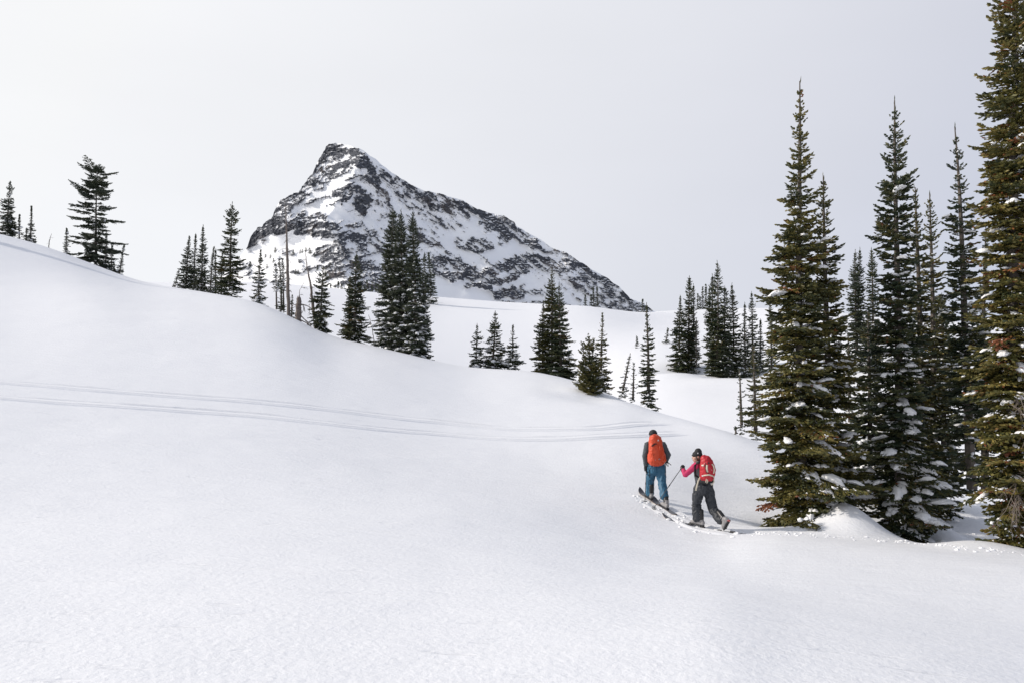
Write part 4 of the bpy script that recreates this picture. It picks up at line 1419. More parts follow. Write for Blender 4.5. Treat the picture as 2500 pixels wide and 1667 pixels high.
POLE_M = plain('pole_alloy', (0.05, 0.052, 0.058), 0.35, 0.2, metallic=0.4)
SKIDARK = plain('ski_topsheet', (0.042, 0.044, 0.058), 0.35, 0.25, 8)
SKITAN = plain('ski_base', (0.42, 0.30, 0.22), 0.5, 0.15, 8)
DARKRED = plain('lips', (0.30, 0.06, 0.06), 0.5, 0.05)


def crop_pt(Y):
    """positions on the skiers: columns/rows of the enlarged crop (x 1520 + c/5.227, y 1020 + r/5.227) at distance Y"""
    def f(cx, cy, dy=0.0):
        u, v = px_to_uv(1520 + cx / 5.2267, 1020 + cy / 5.2267)
        return np.array([u * (Y + dy), Y + dy, v * (Y + dy)])
    return f


def crop_ground(cx, cy):
    return np.array(ray_ground(1520 + cx / 5.2267, 1020 + cy / 5.2267, 8.0, 60.0))


def nrm(v):
    v = np.asarray(v, float)
    return v / (np.linalg.norm(v) + 1e-9)


def glove(name, parent, palm_c, axis, back, wrist, mat):
    """gloved hand closed round a pole: palm, four fingers of unequal length wrapped round the axis, thumb from the side"""
    axis = nrm(axis)
    back = nrm(np.asarray(back, float) - axis * np.dot(back, axis))
    s2 = np.cross(axis, back)
    m = MB()
    rg = 0.026
    pc = np.asarray(palm_c, float)
    loft(m, [pc + back * 0.030 - axis * 0.040, pc + back * 0.034, pc + back * 0.030 + axis * 0.042], [0.030, 0.036, 0.030], [0.017, 0.019, 0.017], s2, 10)
    for i, ln in enumerate((3.5, 4.0, 3.8, 3.2)):
        c = pc + axis * (0.036 - 0.024 * i)
        pts = []
        for a in np.linspace(-0.3, ln, 8):
            rr = rg + 0.004 * math.sin(a * 2)
            pts.append(c + (back * math.cos(a) + s2 * math.sin(a)) * rr)
        loft(m, pts, np.linspace(0.0115, 0.0085, 8), np.linspace(0.0115, 0.0085, 8), axis, 8)
    pts = []
    for a in np.linspace(0.2, -2.2, 6):
        pts.append(pc + axis * (0.045 + 0.01 * a) + (back * math.cos(a) + s2 * math.sin(a)) * (rg + 0.006))
    loft(m, pts, np.linspace(0.014, 0.010, 6), np.linspace(0.014, 0.010, 6), axis, 8)
    w = np.asarray(wrist, float)
    loft(m, [pc + back * 0.036, 0.5 * (pc + back * 0.036 + w), w], [0.036, 0.040, 0.046], [0.024, 0.036, 0.043], s2, 10)
    return merged(m, name, mat, parent, 0.0065, 1)


def ski(label, c, fwd, up, front, tail, width, parts_colour, group, tip_rise=0.14):
    """shaped plank with an upturned shovel, a base in another colour, and a binding"""
    fwd = nrm(fwd)
    up = nrm(np.asarray(up) - fwd * np.dot(up, fwd))
    sd = np.cross(fwd, up)
    root = empty('ski', c, label, 'ski', group)
    n = 22
    t = np.linspace(-tail, front, n)
    q = (t + tail) / (tail + front)
    w = width * 0.5 * np.interp(q, [0, 0.03, 0.1, 0.45, 0.85, 0.93, 0.98, 1.0], [0.5, 0.85, 1.0, 0.82, 1.18, 1.08, 0.62, 0.15])
    rise = tip_rise * np.clip((q - 0.82) / 0.18, 0, 1) ** 2 + 0.02 * np.clip((0.06 - q) / 0.06, 0, 1)
    mid = np.asarray(c)[None] + fwd[None] * t[:, None] + up[None] * rise[:, None]

    def slab(z0, z1, ws, mat, name):
        m = MB()
        V = np.stack([mid - sd * (w * ws)[:, None] + up * z0, mid + sd * (w * ws)[:, None] + up * z0, mid + sd * (w * ws)[:, None] + up * z1, mid - sd * (w * ws)[:, None] + up * z1], 1).reshape(-1, 3)
        qd = []
        for i in range(n - 1):
            for k in range(4):
                k2 = (k + 1) % 4
                qd.append((i * 4 + k, i * 4 + k2, (i + 1) * 4 + k2, (i + 1) * 4 + k))
        qd += [(3, 2, 1, 0), ((n - 1) * 4, (n - 1) * 4 + 1, (n - 1) * 4 + 2, (n - 1) * 4 + 3)]
        m.add(V, None, qd)
        return m.build(name, mat, root, smooth=False)
    slab(0.004, 0.016, 1.0, parts_colour[0], 'topsheet')
    slab(0.0, 0.0035, 1.0, parts_colour[1], 'base')
    m = MB()
    for a, b_, w_, h_ in ((-0.17, -0.08, 0.032, 0.05), (0.13, 0.20, 0.034, 0.04)):
        loft(m, [np.asarray(c) + fwd * a + up * 0.02, np.asarray(c) + fwd * b_ + up * 0.02], [w_, w_], [h_ * 0.5, h_ * 0.5], sd, 8, 4, roundcap=False)
    m.build('binding', BOOTB, root)
    return root


def pole(label, top, tip, grip_len=0.13, group='ski poles', strap=True):
    top, tip = np.asarray(top, float), np.asarray(tip, float)
    d = nrm(tip - top)
    L = np.linalg.norm(tip - top)
    root = empty('ski_pole', tuple(tip), label, 'ski pole', group)
    m = MB()
    tube(m, [top + d * grip_len * 0.8, top + d * L * 0.5, tip - d * 0.06], [0.0085, 0.008, 0.0065], 8)
    m.build('shaft', POLE_M, root, True)
    m = MB()
    tube(m, [tip - d * 0.06, tip], [0.005, 0.002], 6)
    m.build('tip', STEEL, root, True)
    m = MB()
    tube(m, [top, top + d * 0.03, top + d * grip_len], [0.019, 0.015, 0.014], 8)
    m.build('grip', BLACK, root, True)
    # basket: ring with spokes
    m = MB()
    s = nrm(np.cross(d, (0.2, 1, 0.1)))
    b_ = np.cross(d, s)
    c = tip - d * 0.075
    ring = [c + (s * math.cos(a) + b_ * math.sin(a)) * 0.048 for a in np.linspace(0, 2 * math.pi, 15)]
    tube(m, ring, 0.005, 5, cap=False)
    for a in np.linspace(0, 2 * math.pi, 7)[:-1]:
        tube(m, [c, c + (s * math.cos(a) + b_ * math.sin(a)) * 0.048], 0.0045, 4)
    m.build('basket', BLACK, root, True)
    m = MB()
    tube(m, [top + d * L * 0.42, top + d * (L * 0.42 + 0.05)], 0.0125, 7)
    m.build('clamp', BLACK, root)
    if strap:
        m = MB()
        st = [top + d * 0.01, top + s * 0.05 + d * 0.10, top + s * 0.055 + d * 0.20, top + s * 0.02 + d * 0.16, top + d * 0.03]
        tube(m, st, 0.009, 5, R2=0.0025)
        m.build('strap', BLACK, root)
    return root


HEELS = []


def boot(parent, ankle, toe, up, label=None, shell=BOOTW, cuffmat=BOOTB, sole_mat=BOOTB, shin=None):
    """ski boot: shell over the foot, cuff round the shin, lugged sole, buckles"""
    ankle, toe = np.asarray(ankle, float), np.asarray(toe, float)
    up = nrm(up)
    f = nrm(toe - ankle - up * np.dot(toe - ankle, up))
    sd = np.cross(f, up)
    base = toe - f * 0.15                       # middle of the sole
    m = MB()
    loft(m, [base - f * 0.125 + up * 0.055, base - f * 0.02 + up * 0.062, base + f * 0.07 + up * 0.050, base + f * 0.14 + up * 0.036], [0.044, 0.050, 0.052, 0.040], [0.050, 0.055, 0.042, 0.030], sd, 12, 2.6)
    loft(m, [base - f * 0.075 + up * 0.07, base - f * 0.06 + up * 0.15], [0.052, 0.052], [0.062, 0.060], sd, 12, 2.4)
    root = merged(m, 'boot', shell, parent, 0.008, 2)
    if label:
        tag(root, label)
    m = MB()
    d = nrm((np.asarray(shin, float) - ankle)) if shin is not None else up
    a0 = base - f * 0.062 + up * 0.13
    loft(m, [a0, a0 + d * 0.08, a0 + d * 0.17], [0.056, 0.058, 0.060], [0.064, 0.066, 0.068], sd, 12, 2.3)
    m.build('cuff', cuffmat, root, True)
    m = MB()
    loft(m, [base - f * 0.145 + up * 0.004, base + up * 0.004, base + f * 0.155 + up * 0.008], [0.040, 0.043, 0.036], [0.011, 0.011, 0.011], sd, 10, 4)
    for k in range(6):
        loft(m, [base + f * (-0.13 + 0.05 * k) - up * 0.010 - sd * 0.036, base + f * (-0.13 + 0.05 * k) - up * 0.010 + sd * 0.036], [0.012, 0.012], [0.008, 0.008], f, 6, 4, roundcap=False)
    m.build('sole', sole_mat, root, True)
    m = MB()
    for k in range(3):
        c = a0 + d * (0.03 + 0.05 * k)
        tube(m, [c + sd * 0.059 - f * 0.02, c + sd * 0.05 + f * 0.045, c + f * 0.07], 0.008, 5, R2=0.004)
        tube(m, [c - sd * 0.059 - f * 0.02, c - sd * 0.05 + f * 0.045, c + f * 0.07], 0.008, 5, R2=0.004)
    m.build('buckles', STEEL, root)
    HEELS.append([float(x) for x in (base - f * 0.125 + up * 0.010)])
    return root


def head_shapes(m, c, face, up, r=1.0):
    """skull, jaw, nose, brow, ears and neck socket, looking along `face`"""
    face = nrm(face)
    up = nrm(np.asarray(up) - face * np.dot(up, face))
    sd = np.cross(face, up)
    R = np.stack([sd, face, up], 1)
    ball(m, c + up * 0.02 * r, np.array([0.076, 0.096, 0.100]) * r, R)
    ball(m, c + face * 0.028 * r - up * 0.045 * r, np.array([0.056, 0.060, 0.066]) * r, R)       # jaw
    ball(m, c + face * 0.074 * r - up * 0.094 * r, np.array([0.024, 0.020, 0.018]) * r, R)       # chin
    loft(m, [c + face * 0.084 * r + up * 0.022 * r, c + face * 0.112 * r - up * 0.020 * r, c + face * 0.092 * r - up * 0.034 * r], np.array([0.011, 0.016, 0.014]) * r, np.array([0.012, 0.014, 0.010]) * r, sd, 8)
    loft(m, [c + face * 0.080 * r + up * 0.034 * r - sd * 0.045 * r, c + face * 0.092 * r + up * 0.036 * r, c + face * 0.080 * r + up * 0.034 * r + sd * 0.045 * r], np.array([0.010, 0.012, 0.010]) * r, np.array([0.010, 0.010, 0.010]) * r, up, 8)
    ball(m, c + face * 0.086 * r - up * 0.058 * r, np.array([0.026, 0.014, 0.012]) * r, R)       # mouth
    for k in (-1, 1):
        ball(m, c + sd * k * 0.078 * r - face * 0.008 * r, np.array([0.012, 0.024, 0.034]) * r, R)   # ears
        ball(m, c + sd * k * 0.042 * r + face * 0.060 * r - up * 0.022 * r, np.array([0.026, 0.026, 0.024]) * r, R)  # cheeks
    return R, sd, up


def face_parts(parent, c, face, up, r=1.0):
    face = nrm(face)
    up = nrm(np.asarray(up) - face * np.dot(up, face))
    sd = np.cross(face, up)
    R = np.stack([sd, face, up], 1)
    for k in (-1, 1):
        m = MB()
        ball(m, c + sd * k * 0.033 * r + face * 0.083 * r + up * 0.012 * r, np.array([0.014, 0.009, 0.008]) * r, R)
        m.build('eye', BLACK, parent, True)
        m = MB()
        loft(m, [c + sd * k * 0.016 * r + face * 0.096 * r + up * 0.032 * r, c + sd * k * 0.050 * r + face * 0.082 * r + up * 0.034 * r], [0.004 * r, 0.003 * r], [0.004 * r, 0.003 * r], up, 6)
        m.build('eyebrow', HAIR_B, parent, True)
    m = MB()
    loft(m, [c + face * 0.093 * r - up * 0.058 * r - sd * 0.022 * r, c + face * 0.101 * r - up * 0.058 * r, c + face * 0.093 * r - up * 0.058 * r + sd * 0.022 * r], [0.006 * r, 0.007 * r, 0.006 * r], [0.004 * r, 0.006 * r, 0.004 * r], up, 6)
    m.build('lips', DARKRED, parent, True)


def strap_strip(name, mat, parent, pts, w=0.012, t=0.004, sidev=(1, 0, 0)):
    m = MB()
    tube(m, np.array(pts), w, 6, side=sidev, R2=t)
    return m.build(name, mat, parent, True)


UP = np.array([0, 0, 1.0])
rng = np.random.default_rng(77)
# ------- the man in blue trousers
gl_, gr_ = crop_ground(350, 1046), crop_ground(562, 1168)
YM = 0.5 * (gl_[1] + gr_[1])
mp_ = crop_pt(YM)
print('man at', YM, gl_, gr_)
dl, dr = float(np.clip(gl_[1] - YM, -0.45, 0.45)), float(np.clip(gr_[1] - YM, -0.45, 0.45))
MF = nrm((-0.28, 0.96, 0))           # the way he walks
MS = np.array([MF[1], -MF[0], 0])   # his right
man = empty('person', tuple(0.5 * (gl_ + gr_)), 'person in blue trousers with an orange backpack, walking away uphill on skis', 'person')
sh_l, sh_r = mp_(318, 340, 0.0), mp_(512, 335, 0.0)
el_l, wr_l = mp_(284, 478, -0.03), mp_(297, 596, 0.05)
hd_l = mp_(303, 650, 0.07)
el_r, wr_r = mp_(582, 470, -0.02), mp_(560, 528, 0.16)
hd_r = mp_(548, 548, 0.22)
neck, hc = mp_(405, 300, 0.03), mp_(390, 222, 0.07)
chest, waist, pel = mp_(415, 400, 0.05), mp_(427, 535, 0.03), mp_(431, 625, 0.0)
hip_l, hip_r = mp_(378, 640, 0.02), mp_(482, 640, -0.02)
kn_l, kn_r = mp_(350, 800, 0.5 * dl + 0.10), mp_(500, 825, 0.5 * dr + 0.06)
an_l, an_r = mp_(346, 965, dl), mp_(541, 1030, dr)
HF = nrm((-0.30, 0.9, -0.25))
b = MB()
head_shapes(b, hc, HF, UP)
loft(b, [hc - UP * 0.06 - MF * 0.02, neck - UP * 0.05], [0.052, 0.060], [0.055, 0.062], MS)
loft(b, [neck - UP * 0.03, chest, waist, pel], [0.12, 0.155, 0.13, 0.14], [0.08, 0.10, 0.09, 0.10], MS)
for s_, e_, w_, h_ in ((sh_l, el_l, wr_l, hd_l), (sh_r, el_r, wr_r, hd_r)):
    loft(b, [s_, 0.5 * (s_ + e_), e_], [0.052, 0.046, 0.040], [0.052, 0.046, 0.040], MF)
    loft(b, [e_, 0.5 * (e_ + w_), w_, h_], [0.040, 0.037, 0.028, 0.026], [0.040, 0.037, 0.028, 0.034], MF)
for h_, k_, a_ in ((hip_l, kn_l, an_l), (hip_r, kn_r, an_r)):
    loft(b, [h_, 0.5 * (h_ + k_), k_], [0.082, 0.074, 0.056], [0.086, 0.078, 0.056], MS)
    loft(b, [k_, k_ * 0.6 + a_ * 0.4, a_], [0.054, 0.052, 0.040], [0.056, 0.056, 0.042], MS)
merged(b, 'body', SKIN, man, 0.011, 2)
face_parts(man, hc, HF, UP)
j = MB()
loft(j, [neck - UP * 0.0, neck - UP * 0.05, chest, waist, waist * 0.45 + pel * 0.55], [0.075, 0.16, 0.192, 0.172, 0.178], [0.07, 0.105, 0.125, 0.115, 0.125], MS, 18, 2.3)
for s_, e_, w_ in ((sh_l, el_l, wr_l), (sh_r, el_r, wr_r)):
    loft(j, [neck - UP * 0.03, 0.5 * (neck + s_) - UP * 0.012, s_ - UP * 0.01], [0.065, 0.072, 0.074], [0.065, 0.072, 0.074], MF)
    loft(j, [0.25 * chest + 0.75 * s_, s_, 0.5 * (s_ + e_), e_], [0.075, 0.080, 0.066, 0.060], [0.075, 0.078, 0.066, 0.060], MF)
    loft(j, [e_, 0.5 * (e_ + w_), w_], [0.060, 0.054, 0.047], [0.060, 0.054, 0.047], MF)
merged(j, 'jacket', GREYCLOTH, man, 0.012, 3, 0.009, 15, 3)
t_ = MB()
loft(t_, [waist * 0.5 + pel * 0.5, pel, 0.5 * (hip_l + hip_r) - UP * 0.06], [0.178, 0.188, 0.175], [0.128, 0.135, 0.125], MS, 18, 2.4)
for h_, k_, a_, hem in ((hip_l, kn_l, an_l, 0.94), (hip_r, kn_r, an_r, 0.86)):
    e_ = k_ + (a_ - k_) * hem
    loft(t_, [h_, 0.5 * (h_ + k_), k_], [0.104, 0.100, 0.086], [0.108, 0.102, 0.090], MS, 16)
    loft(t_, [k_, 0.5 * (k_ + e_), e_], [0.086, 0.088, 0.088], [0.090, 0.094, 0.092], MS, 16)
merged(t_, 'trousers', BLUE, man, 0.011, 1, 0.020, 11, 21, (1, 1, 0.7))
m = MB()
head_up = nrm(UP - HF * np.dot(UP, HF))
ball(m, hc + head_up * 0.040 - HF * 0.006, (0.092, 0.106, 0.094), np.stack([np.cross(HF, head_up), HF, head_up], 1))
merged(m, 'beanie', BLACK, man, 0.010, 1, 0.005, 26, 5)
m = MB()
for k in range(26):
    a = rng.uniform(-2.2, 2.2)
    p0 = hc - HF * 0.085 * math.cos(a) + np.cross(HF, head_up) * 0.078 * math.sin(a) - head_up * 0.012
    tube(m, [p0, p0 - head_up * 0.03 - HF * 0.006, p0 - head_up * rng.uniform(0.045, 0.07)], [0.012, 0.012, 0.004], 5)
m.build('hair', HAIR_D, man, True)
PL_TIP = crop_ground(283, 1098)
PR_TIP = crop_ground(556, 1030)
pl_ax = nrm(hd_l - PL_TIP)
glove('glove', man, hd_l, pl_ax, nrm(-MF * 0.4 - MS), wr_l - UP * 0.0, BLACK)
pr_ax = nrm(hd_r - PR_TIP)
glove('glove', man, hd_r, pr_ax, nrm(-MF * 0.3 + MS), wr_r, BLACK)
pole('ski pole in the left hand of the person with the orange backpack', hd_l + pl_ax * 0.06, PL_TIP)
pole('ski pole in the right hand of the person with the orange backpack', hd_r + pr_ax * 0.06, PR_TIP)
up_s = nrm((0.10, -0.12, 1.0))
toe_l = np.array([an_l[0], an_l[1], 0]) + MF * 0.17
toe_l[2] = float(ground(toe_l[0], toe_l[1])[0]) + 0.045
toe_r = np.array([an_r[0], an_r[1], 0]) + MF * 0.17
toe_r[2] = float(ground(toe_r[0], toe_r[1])[0]) + 0.035


def on_slope(p, d, l=0.6):
    """direction d laid along the snow at p"""
    z0, z1 = ground([p[0] - d[0] * l, p[0] + d[0] * l], [p[1] - d[1] * l, p[1] + d[1] * l])
    return nrm((d[0], d[1], (z1 - z0) / (2 * l)))


skf = on_slope(toe_l, MF)
boot(man, an_l, toe_l + UP * 0.02, np.cross(MS, skf), shin=kn_l)
boot(man, an_r, toe_r + UP * 0.02, np.cross(MS, on_slope(toe_r, MF)), shin=kn_r)
ski('left ski of the person in blue trousers, its tip lifted clear of the snow', tuple(toe_l - skf * 0.14 - UP * 0.012), skf, up_s, 0.54, 0.55, 0.118, (SKIDARK, SKITAN), 'touring skis', 0.10)
skf2 = on_slope(toe_r, MF)
ski('right ski of the person in blue trousers, half sunk in the track', tuple(toe_r - skf2 * 0.14 - UP * 0.012), skf2, up_s, 0.54, 0.55, 0.118, (SKIDARK, SKITAN), 'touring skis', 0.10)
# the orange backpack
pk = empty('backpack', tuple(mp_(437, 585, -0.2)), 'tall orange backpack on the back of the person in blue trousers', 'backpack', 'backpacks worn by the skiers')
PB = -0.25
m = MB()
loft(m, [mp_(437, 566, PB), mp_(436, 540, PB), mp_(432, 450, PB), mp_(424, 370, PB + 0.01), mp_(420, 320, PB + 0.03)], [0.172, 0.186, 0.172, 0.158, 0.148], [0.105, 0.125, 0.125, 0.115, 0.105], MS, 20, 2.8)
loft(m, [mp_(352, 540, PB + 0.03), mp_(350, 460, PB + 0.03)], [0.05, 0.045], [0.08, 0.07], MS, 12)
loft(m, [mp_(522, 540, PB + 0.03), mp_(512, 460, PB + 0.03)], [0.05, 0.045], [0.08, 0.07], MS, 12)
merged(m, 'pack_bag', ORANGE, pk, 0.011, 2, 0.011, 12, 31, (1, 1, 0.6))
m = MB()
loft(m, [mp_(420, 318, PB + 0.02), mp_(418, 285, PB + 0.03), mp_(418, 250, PB + 0.06), mp_(420, 238, PB + 0.09)], [0.140, 0.146, 0.125, 0.075], [0.118, 0.120, 0.10, 0.06], MS, 18, 2.6)
lid = merged(m, 'pack_lid', ORANGE, pk, 0.010, 2, 0.010, 14, 35)
v0 = mp_(455, 282, PB - 0.095)
m = MB()
for (a, c) in ((0.0, 1.0), (0.45, 0.65)):
    q = [v0 + MS * (-0.022 + a * 0.02) - UP * 0.016, v0 + MS * (0.024) - UP * 0.016, v0 + MS * (0.002 + a * 0.012) + UP * 0.020 * c]
    V = np.array(q + [p - MF * 0.004 for p in q])
    m.add(V, [(0, 2, 1), (3, 4, 5), (0, 1, 4), (0, 4, 3), (1, 2, 5), (1, 5, 4), (2, 0, 3), (2, 3, 5)])
m.build('mountain_emblem', WHITE, lid)
sv = tuple(UP)
strap_strip('compression_strap', BLACK, pk, [mp_(372, 362, PB - 0.125), mp_(385, 340, PB - 0.125), mp_(410, 325, PB - 0.125), mp_(440, 330, PB - 0.12)], 0.010, 0.005, tuple(UP))
strap_strip('compression_strap', BLACK, pk, [mp_(372, 362, PB - 0.13), mp_(400, 345, PB - 0.13), mp_(418, 333, PB - 0.13)], 0.010, 0.005, tuple(MS))
strap_strip('front_seam', ORANGE, pk, [mp_(385, 350, PB - 0.125), mp_(378, 430, PB - 0.135), mp_(388, 520, PB - 0.13)], 0.008, 0.008, tuple(MS))
strap_strip('front_seam', ORANGE, pk, [mp_(470, 350, PB - 0.12), mp_(482, 430, PB - 0.13), mp_(476, 520, PB - 0.13)], 0.008, 0.008, tuple(MS))
for (cx_, cy_) in ((425, 530), (470, 522), (405, 470)):
    m = MB()
    c = mp_(cx_, cy_, PB - 0.135)
    tube(m, [c + (MS * math.cos(a) + UP * math.sin(a)) * 0.016 for a in np.linspace(0, 6.283, 11)], 0.005, 5, cap=False)
    m.build('daisy_ring', STEEL if cx_ > 410 else BLACK, pk, True)
strap_strip('shoulder_strap', BLACK, pk, [mp_(345, 350, -0.10), mp_(335, 325, 0.02), mp_(340, 340, 0.13), mp_(345, 420, 0.17)], 0.028, 0.008, tuple(MS))
strap_strip('shoulder_strap', BLACK, pk, [mp_(490, 350, -0.10), mp_(498, 320, 0.02), mp_(495, 340, 0.13), mp_(490, 420, 0.17)], 0.028, 0.008, tuple(MS))
strap_strip('hip_belt', ORANGE, pk, [mp_(335, 560, -0.16), mp_(325, 550, -0.02), mp_(345, 552, 0.14), mp_(430, 560, 0.18), mp_(520, 552, 0.12), mp_(538, 552, -0.02), mp_(530, 562, -0.16)], 0.034, 0.012, tuple(UP))
strap_strip('hanging_strap', BLACK, pk, [mp_(540, 530, -0.02), mp_(560, 540, -0.04), mp_(588, 572, -0.05), mp_(620, 598, -0.05)], 0.008, 0.003, tuple(UP))
strap_strip('hanging_strap', BLACK, pk, [mp_(332, 560, -0.06), mp_(336, 640, -0.07), mp_(346, 690, -0.08), mp_(345, 760, -0.08)], 0.010, 0.004, tuple(MS))

# ------- the woman with the pink sleeves
gf_, gb_ = crop_ground(965, 1392), crop_ground(1318, 1452)
YW = gf_[1] - 0.10
wp = crop_pt(YW)
print('woman at', YW, gf_, gb_)
WF = nrm((-0.72, 0.69, 0))
WS = np.array([WF[1], -WF[0], 0])
woman = empty('person', tuple(0.5 * (gf_ + gb_)), 'person with pink sleeves and a red backpack, striding on skis and leaning forward', 'person')
whc = wp(952, 492, 0.03)
WHF = nrm((-0.93, 0.16, -0.10))
wneck = wp(970, 566, 0.03)
wsl, wsr = wp(938, 600, -0.05), wp(1010, 606, 0.26)
wel, wwl, whl = wp(800, 722, -0.06), wp(772, 652, 0.02), wp(758, 624, 0.05)
wer, wwr, whr = wp(985, 720, 0.34), wp(955, 775, 0.40), wp(945, 800, 0.42)
wch, wwa, wpe = wp(985, 640, 0.08), wp(1000, 775, 0.05), wp(1028, 862, 0.02)
whipl, whipr = wp(975, 885, 0.0), wp(1085, 885, 0.06)
wkl, wal = wp(942, 1090, 0.06), wp(955, 1300, gf_[1] - YW)
wkr = wp(1152, 1160, 0.0)
rear = float(np.clip(gb_[1] - YW, -0.6, 0.3))
war = wp(1272, 1322, rear)
b = MB()
head_shapes(b, whc, WHF, UP, 0.96)
loft(b, [whc - UP * 0.06, wneck - UP * 0.04], [0.045, 0.054], [0.048, 0.056], WS)
loft(b, [wneck - UP * 0.03, wch, wwa, wpe], [0.10, 0.135, 0.11, 0.135], [0.07, 0.09, 0.08, 0.10], WS)
for s_, e_, w_, h_ in ((wsl, wel, wwl, whl), (wsr, wer, wwr, whr)):
    loft(b, [s_, 0.5 * (s_ + e_), e_], [0.044, 0.040, 0.034], [0.044, 0.040, 0.034], UP)
    loft(b, [e_, 0.5 * (e_ + w_), w_, h_], [0.034, 0.032, 0.025, 0.024], [0.034, 0.032, 0.025, 0.030], UP)
for h_, k_, a_ in ((whipl, wkl, wal), (whipr, wkr, war)):
    loft(b, [h_, 0.5 * (h_ + k_), k_], [0.080, 0.070, 0.052], [0.082, 0.072, 0.052], WS)
    loft(b, [k_, k_ * 0.6 + a_ * 0.4, a_], [0.050, 0.048, 0.038], [0.052, 0.052, 0.040], WS)
merged(b, 'body', SKIN, woman, 0.0105, 2)
face_parts(woman, whc, WHF, UP, 0.96)
j = MB()
loft(j, [wneck + UP * 0.012, wneck - UP * 0.05, wch, wwa, 0.5 * (wwa + wpe)], [0.068, 0.128, 0.158, 0.142, 0.155], [0.064, 0.092, 0.115, 0.105, 0.118], WS, 18, 2.3)
merged(j, 'vest', VEST, woman, 0.011, 3, 0.008, 16, 41)
j = MB()
loft(j, [0.3 * wch + 0.7 * wsl, wsl, 0.5 * (wsl + wel), wel], [0.066, 0.072, 0.060, 0.054], [0.066, 0.072, 0.060, 0.054], UP)
loft(j, [wel, 0.5 * (wel + wwl), wwl], [0.054, 0.048, 0.040], [0.054, 0.048, 0.040], UP)
merged(j, 'sleeve', PINK, woman, 0.010, 2, 0.005, 20, 43)
j = MB()
loft(j, [0.3 * wch + 0.7 * wsr, wsr, 0.5 * (wsr + wer), wer], [0.066, 0.070, 0.058, 0.052], [0.066, 0.070, 0.058, 0.052], UP)
loft(j, [wer, 0.5 * (wer + wwr), wwr], [0.052, 0.046, 0.040], [0.052, 0.046, 0.040], UP)
merged(j, 'sleeve', PINK, woman, 0.010, 2, 0.005, 20, 44)
t_ = MB()
loft(t_, [wwa * 0.55 + wpe * 0.45, wpe, 0.5 * (whipl + whipr) - UP * 0.06], [0.158, 0.180, 0.168], [0.118, 0.132, 0.125], WS, 18, 2.4)
for h_, k_, a_, hem in ((whipl, wkl, wal, 0.93), (whipr, wkr, war, 0.90)):
    e_ = k_ + (a_ - k_) * hem
    loft(t_, [h_, 0.5 * (h_ + k_), k_], [0.104, 0.098, 0.086], [0.106, 0.100, 0.088], WS, 16)
    loft(t_, [k_, 0.5 * (k_ + e_), e_], [0.086, 0.090, 0.088], [0.088, 0.092, 0.090], WS, 16)
merged(t_, 'trousers', CHAR, woman, 0.011, 1, 0.020, 11, 47, (1, 1, 0.7))
whu = nrm(UP * 0.9 + np.array([0.35, 0, 0]))
whu = nrm(whu - WHF * np.dot(whu, WHF))
wsd = np.cross(WHF, whu)
m = MB()
ball(m, whc + whu * 0.042 - WHF * 0.006, (0.088, 0.104, 0.080), np.stack([wsd, WHF, whu], 1))
ball(m, whc + whu * 0.092 - WHF * 0.030, (0.066, 0.074, 0.082), np.stack([wsd, WHF, whu], 1))
hat = merged(m, 'beanie', BLACK, woman, 0.009, 2, 0.003, 30, 51)
m = MB()
pc_ = whc + whu * 0.065 - WHF * 0.0
ball(m, pc_ + nrm(np.array([0.0, -1, 0.15])) * 0.088, (0.010, 0.004, 0.014))
m.build('hat_patch', WHITE, hat, True)
m = MB()
tube(m, [whc + whu * 0.035 + (WHF * math.cos(a) * 0.100 + wsd * math.sin(a) * 0.086) for a in np.linspace(0, 6.283, 25)], 0.014, 6, side=tuple(whu), R2=0.009, cap=False)
m.build('hat_brim', BLACK, hat, True)
m = MB()
for k in range(34):
    a = rng.uniform(-1.0, 1.0)
    p0 = whc - WHF * (0.055 * math.cos(a) + 0.015) + wsd * 0.074 * math.sin(a * 1.5) + whu * 0.01
    tube(m, [p0, p0 - UP * 0.05 + wsd * 0.004 - WHF * 0.01, p0 - UP * rng.uniform(0.10, 0.14) - WHF * rng.uniform(0.0, 0.05)], [0.012, 0.014, 0.004], 5)
for k in (-1, 1):
    for q in range(7):
        p0 = whc + wsd * k * 0.076 + WHF * (0.005 + 0.006 * q) * 0.7 + whu * 0.02
        tube(m, [p0, p0 - UP * 0.05 - WHF * 0.015, p0 - UP * 0.10 - WHF * 0.03], [0.009, 0.010, 0.004], 5)
m.build('hair', HAIR_B, woman, True)
WTIP = crop_ground(385, 1164)
w_ax = nrm(whl - WTIP)
glove('glove', woman, whl, w_ax, nrm(np.array([0.5, -0.3, -0.1])), wwl, BLACK)
WTIP2 = crop_ground(1052, 1310)
WTIP2 = np.array([WTIP2[0], WTIP2[1] + 0.9, 0])
WTIP2[2] = float(ground(WTIP2[0], WTIP2[1])[0])
w_ax2 = nrm(whr - WTIP2)
glove('glove', woman, whr, w_ax2, nrm(np.array([0.5, 0.3, 0.1])), wwr, BLACK)
pole('ski pole planted ahead by the person with pink sleeves', whl + w_ax * 0.06, WTIP)
pole('ski pole held on the far side of the person with pink sleeves', whr + w_ax2 * 0.06, WTIP2)
wtoe = np.array([wal[0], wal[1], 0]) + WF * 0.15
wtoe[2] = float(ground(wtoe[0], wtoe[1])[0]) + 0.04
wsk = on_slope(wtoe, WF)
boot(woman, wal, wtoe + UP * 0.02, np.cross(WS, wsk), shin=wkl)
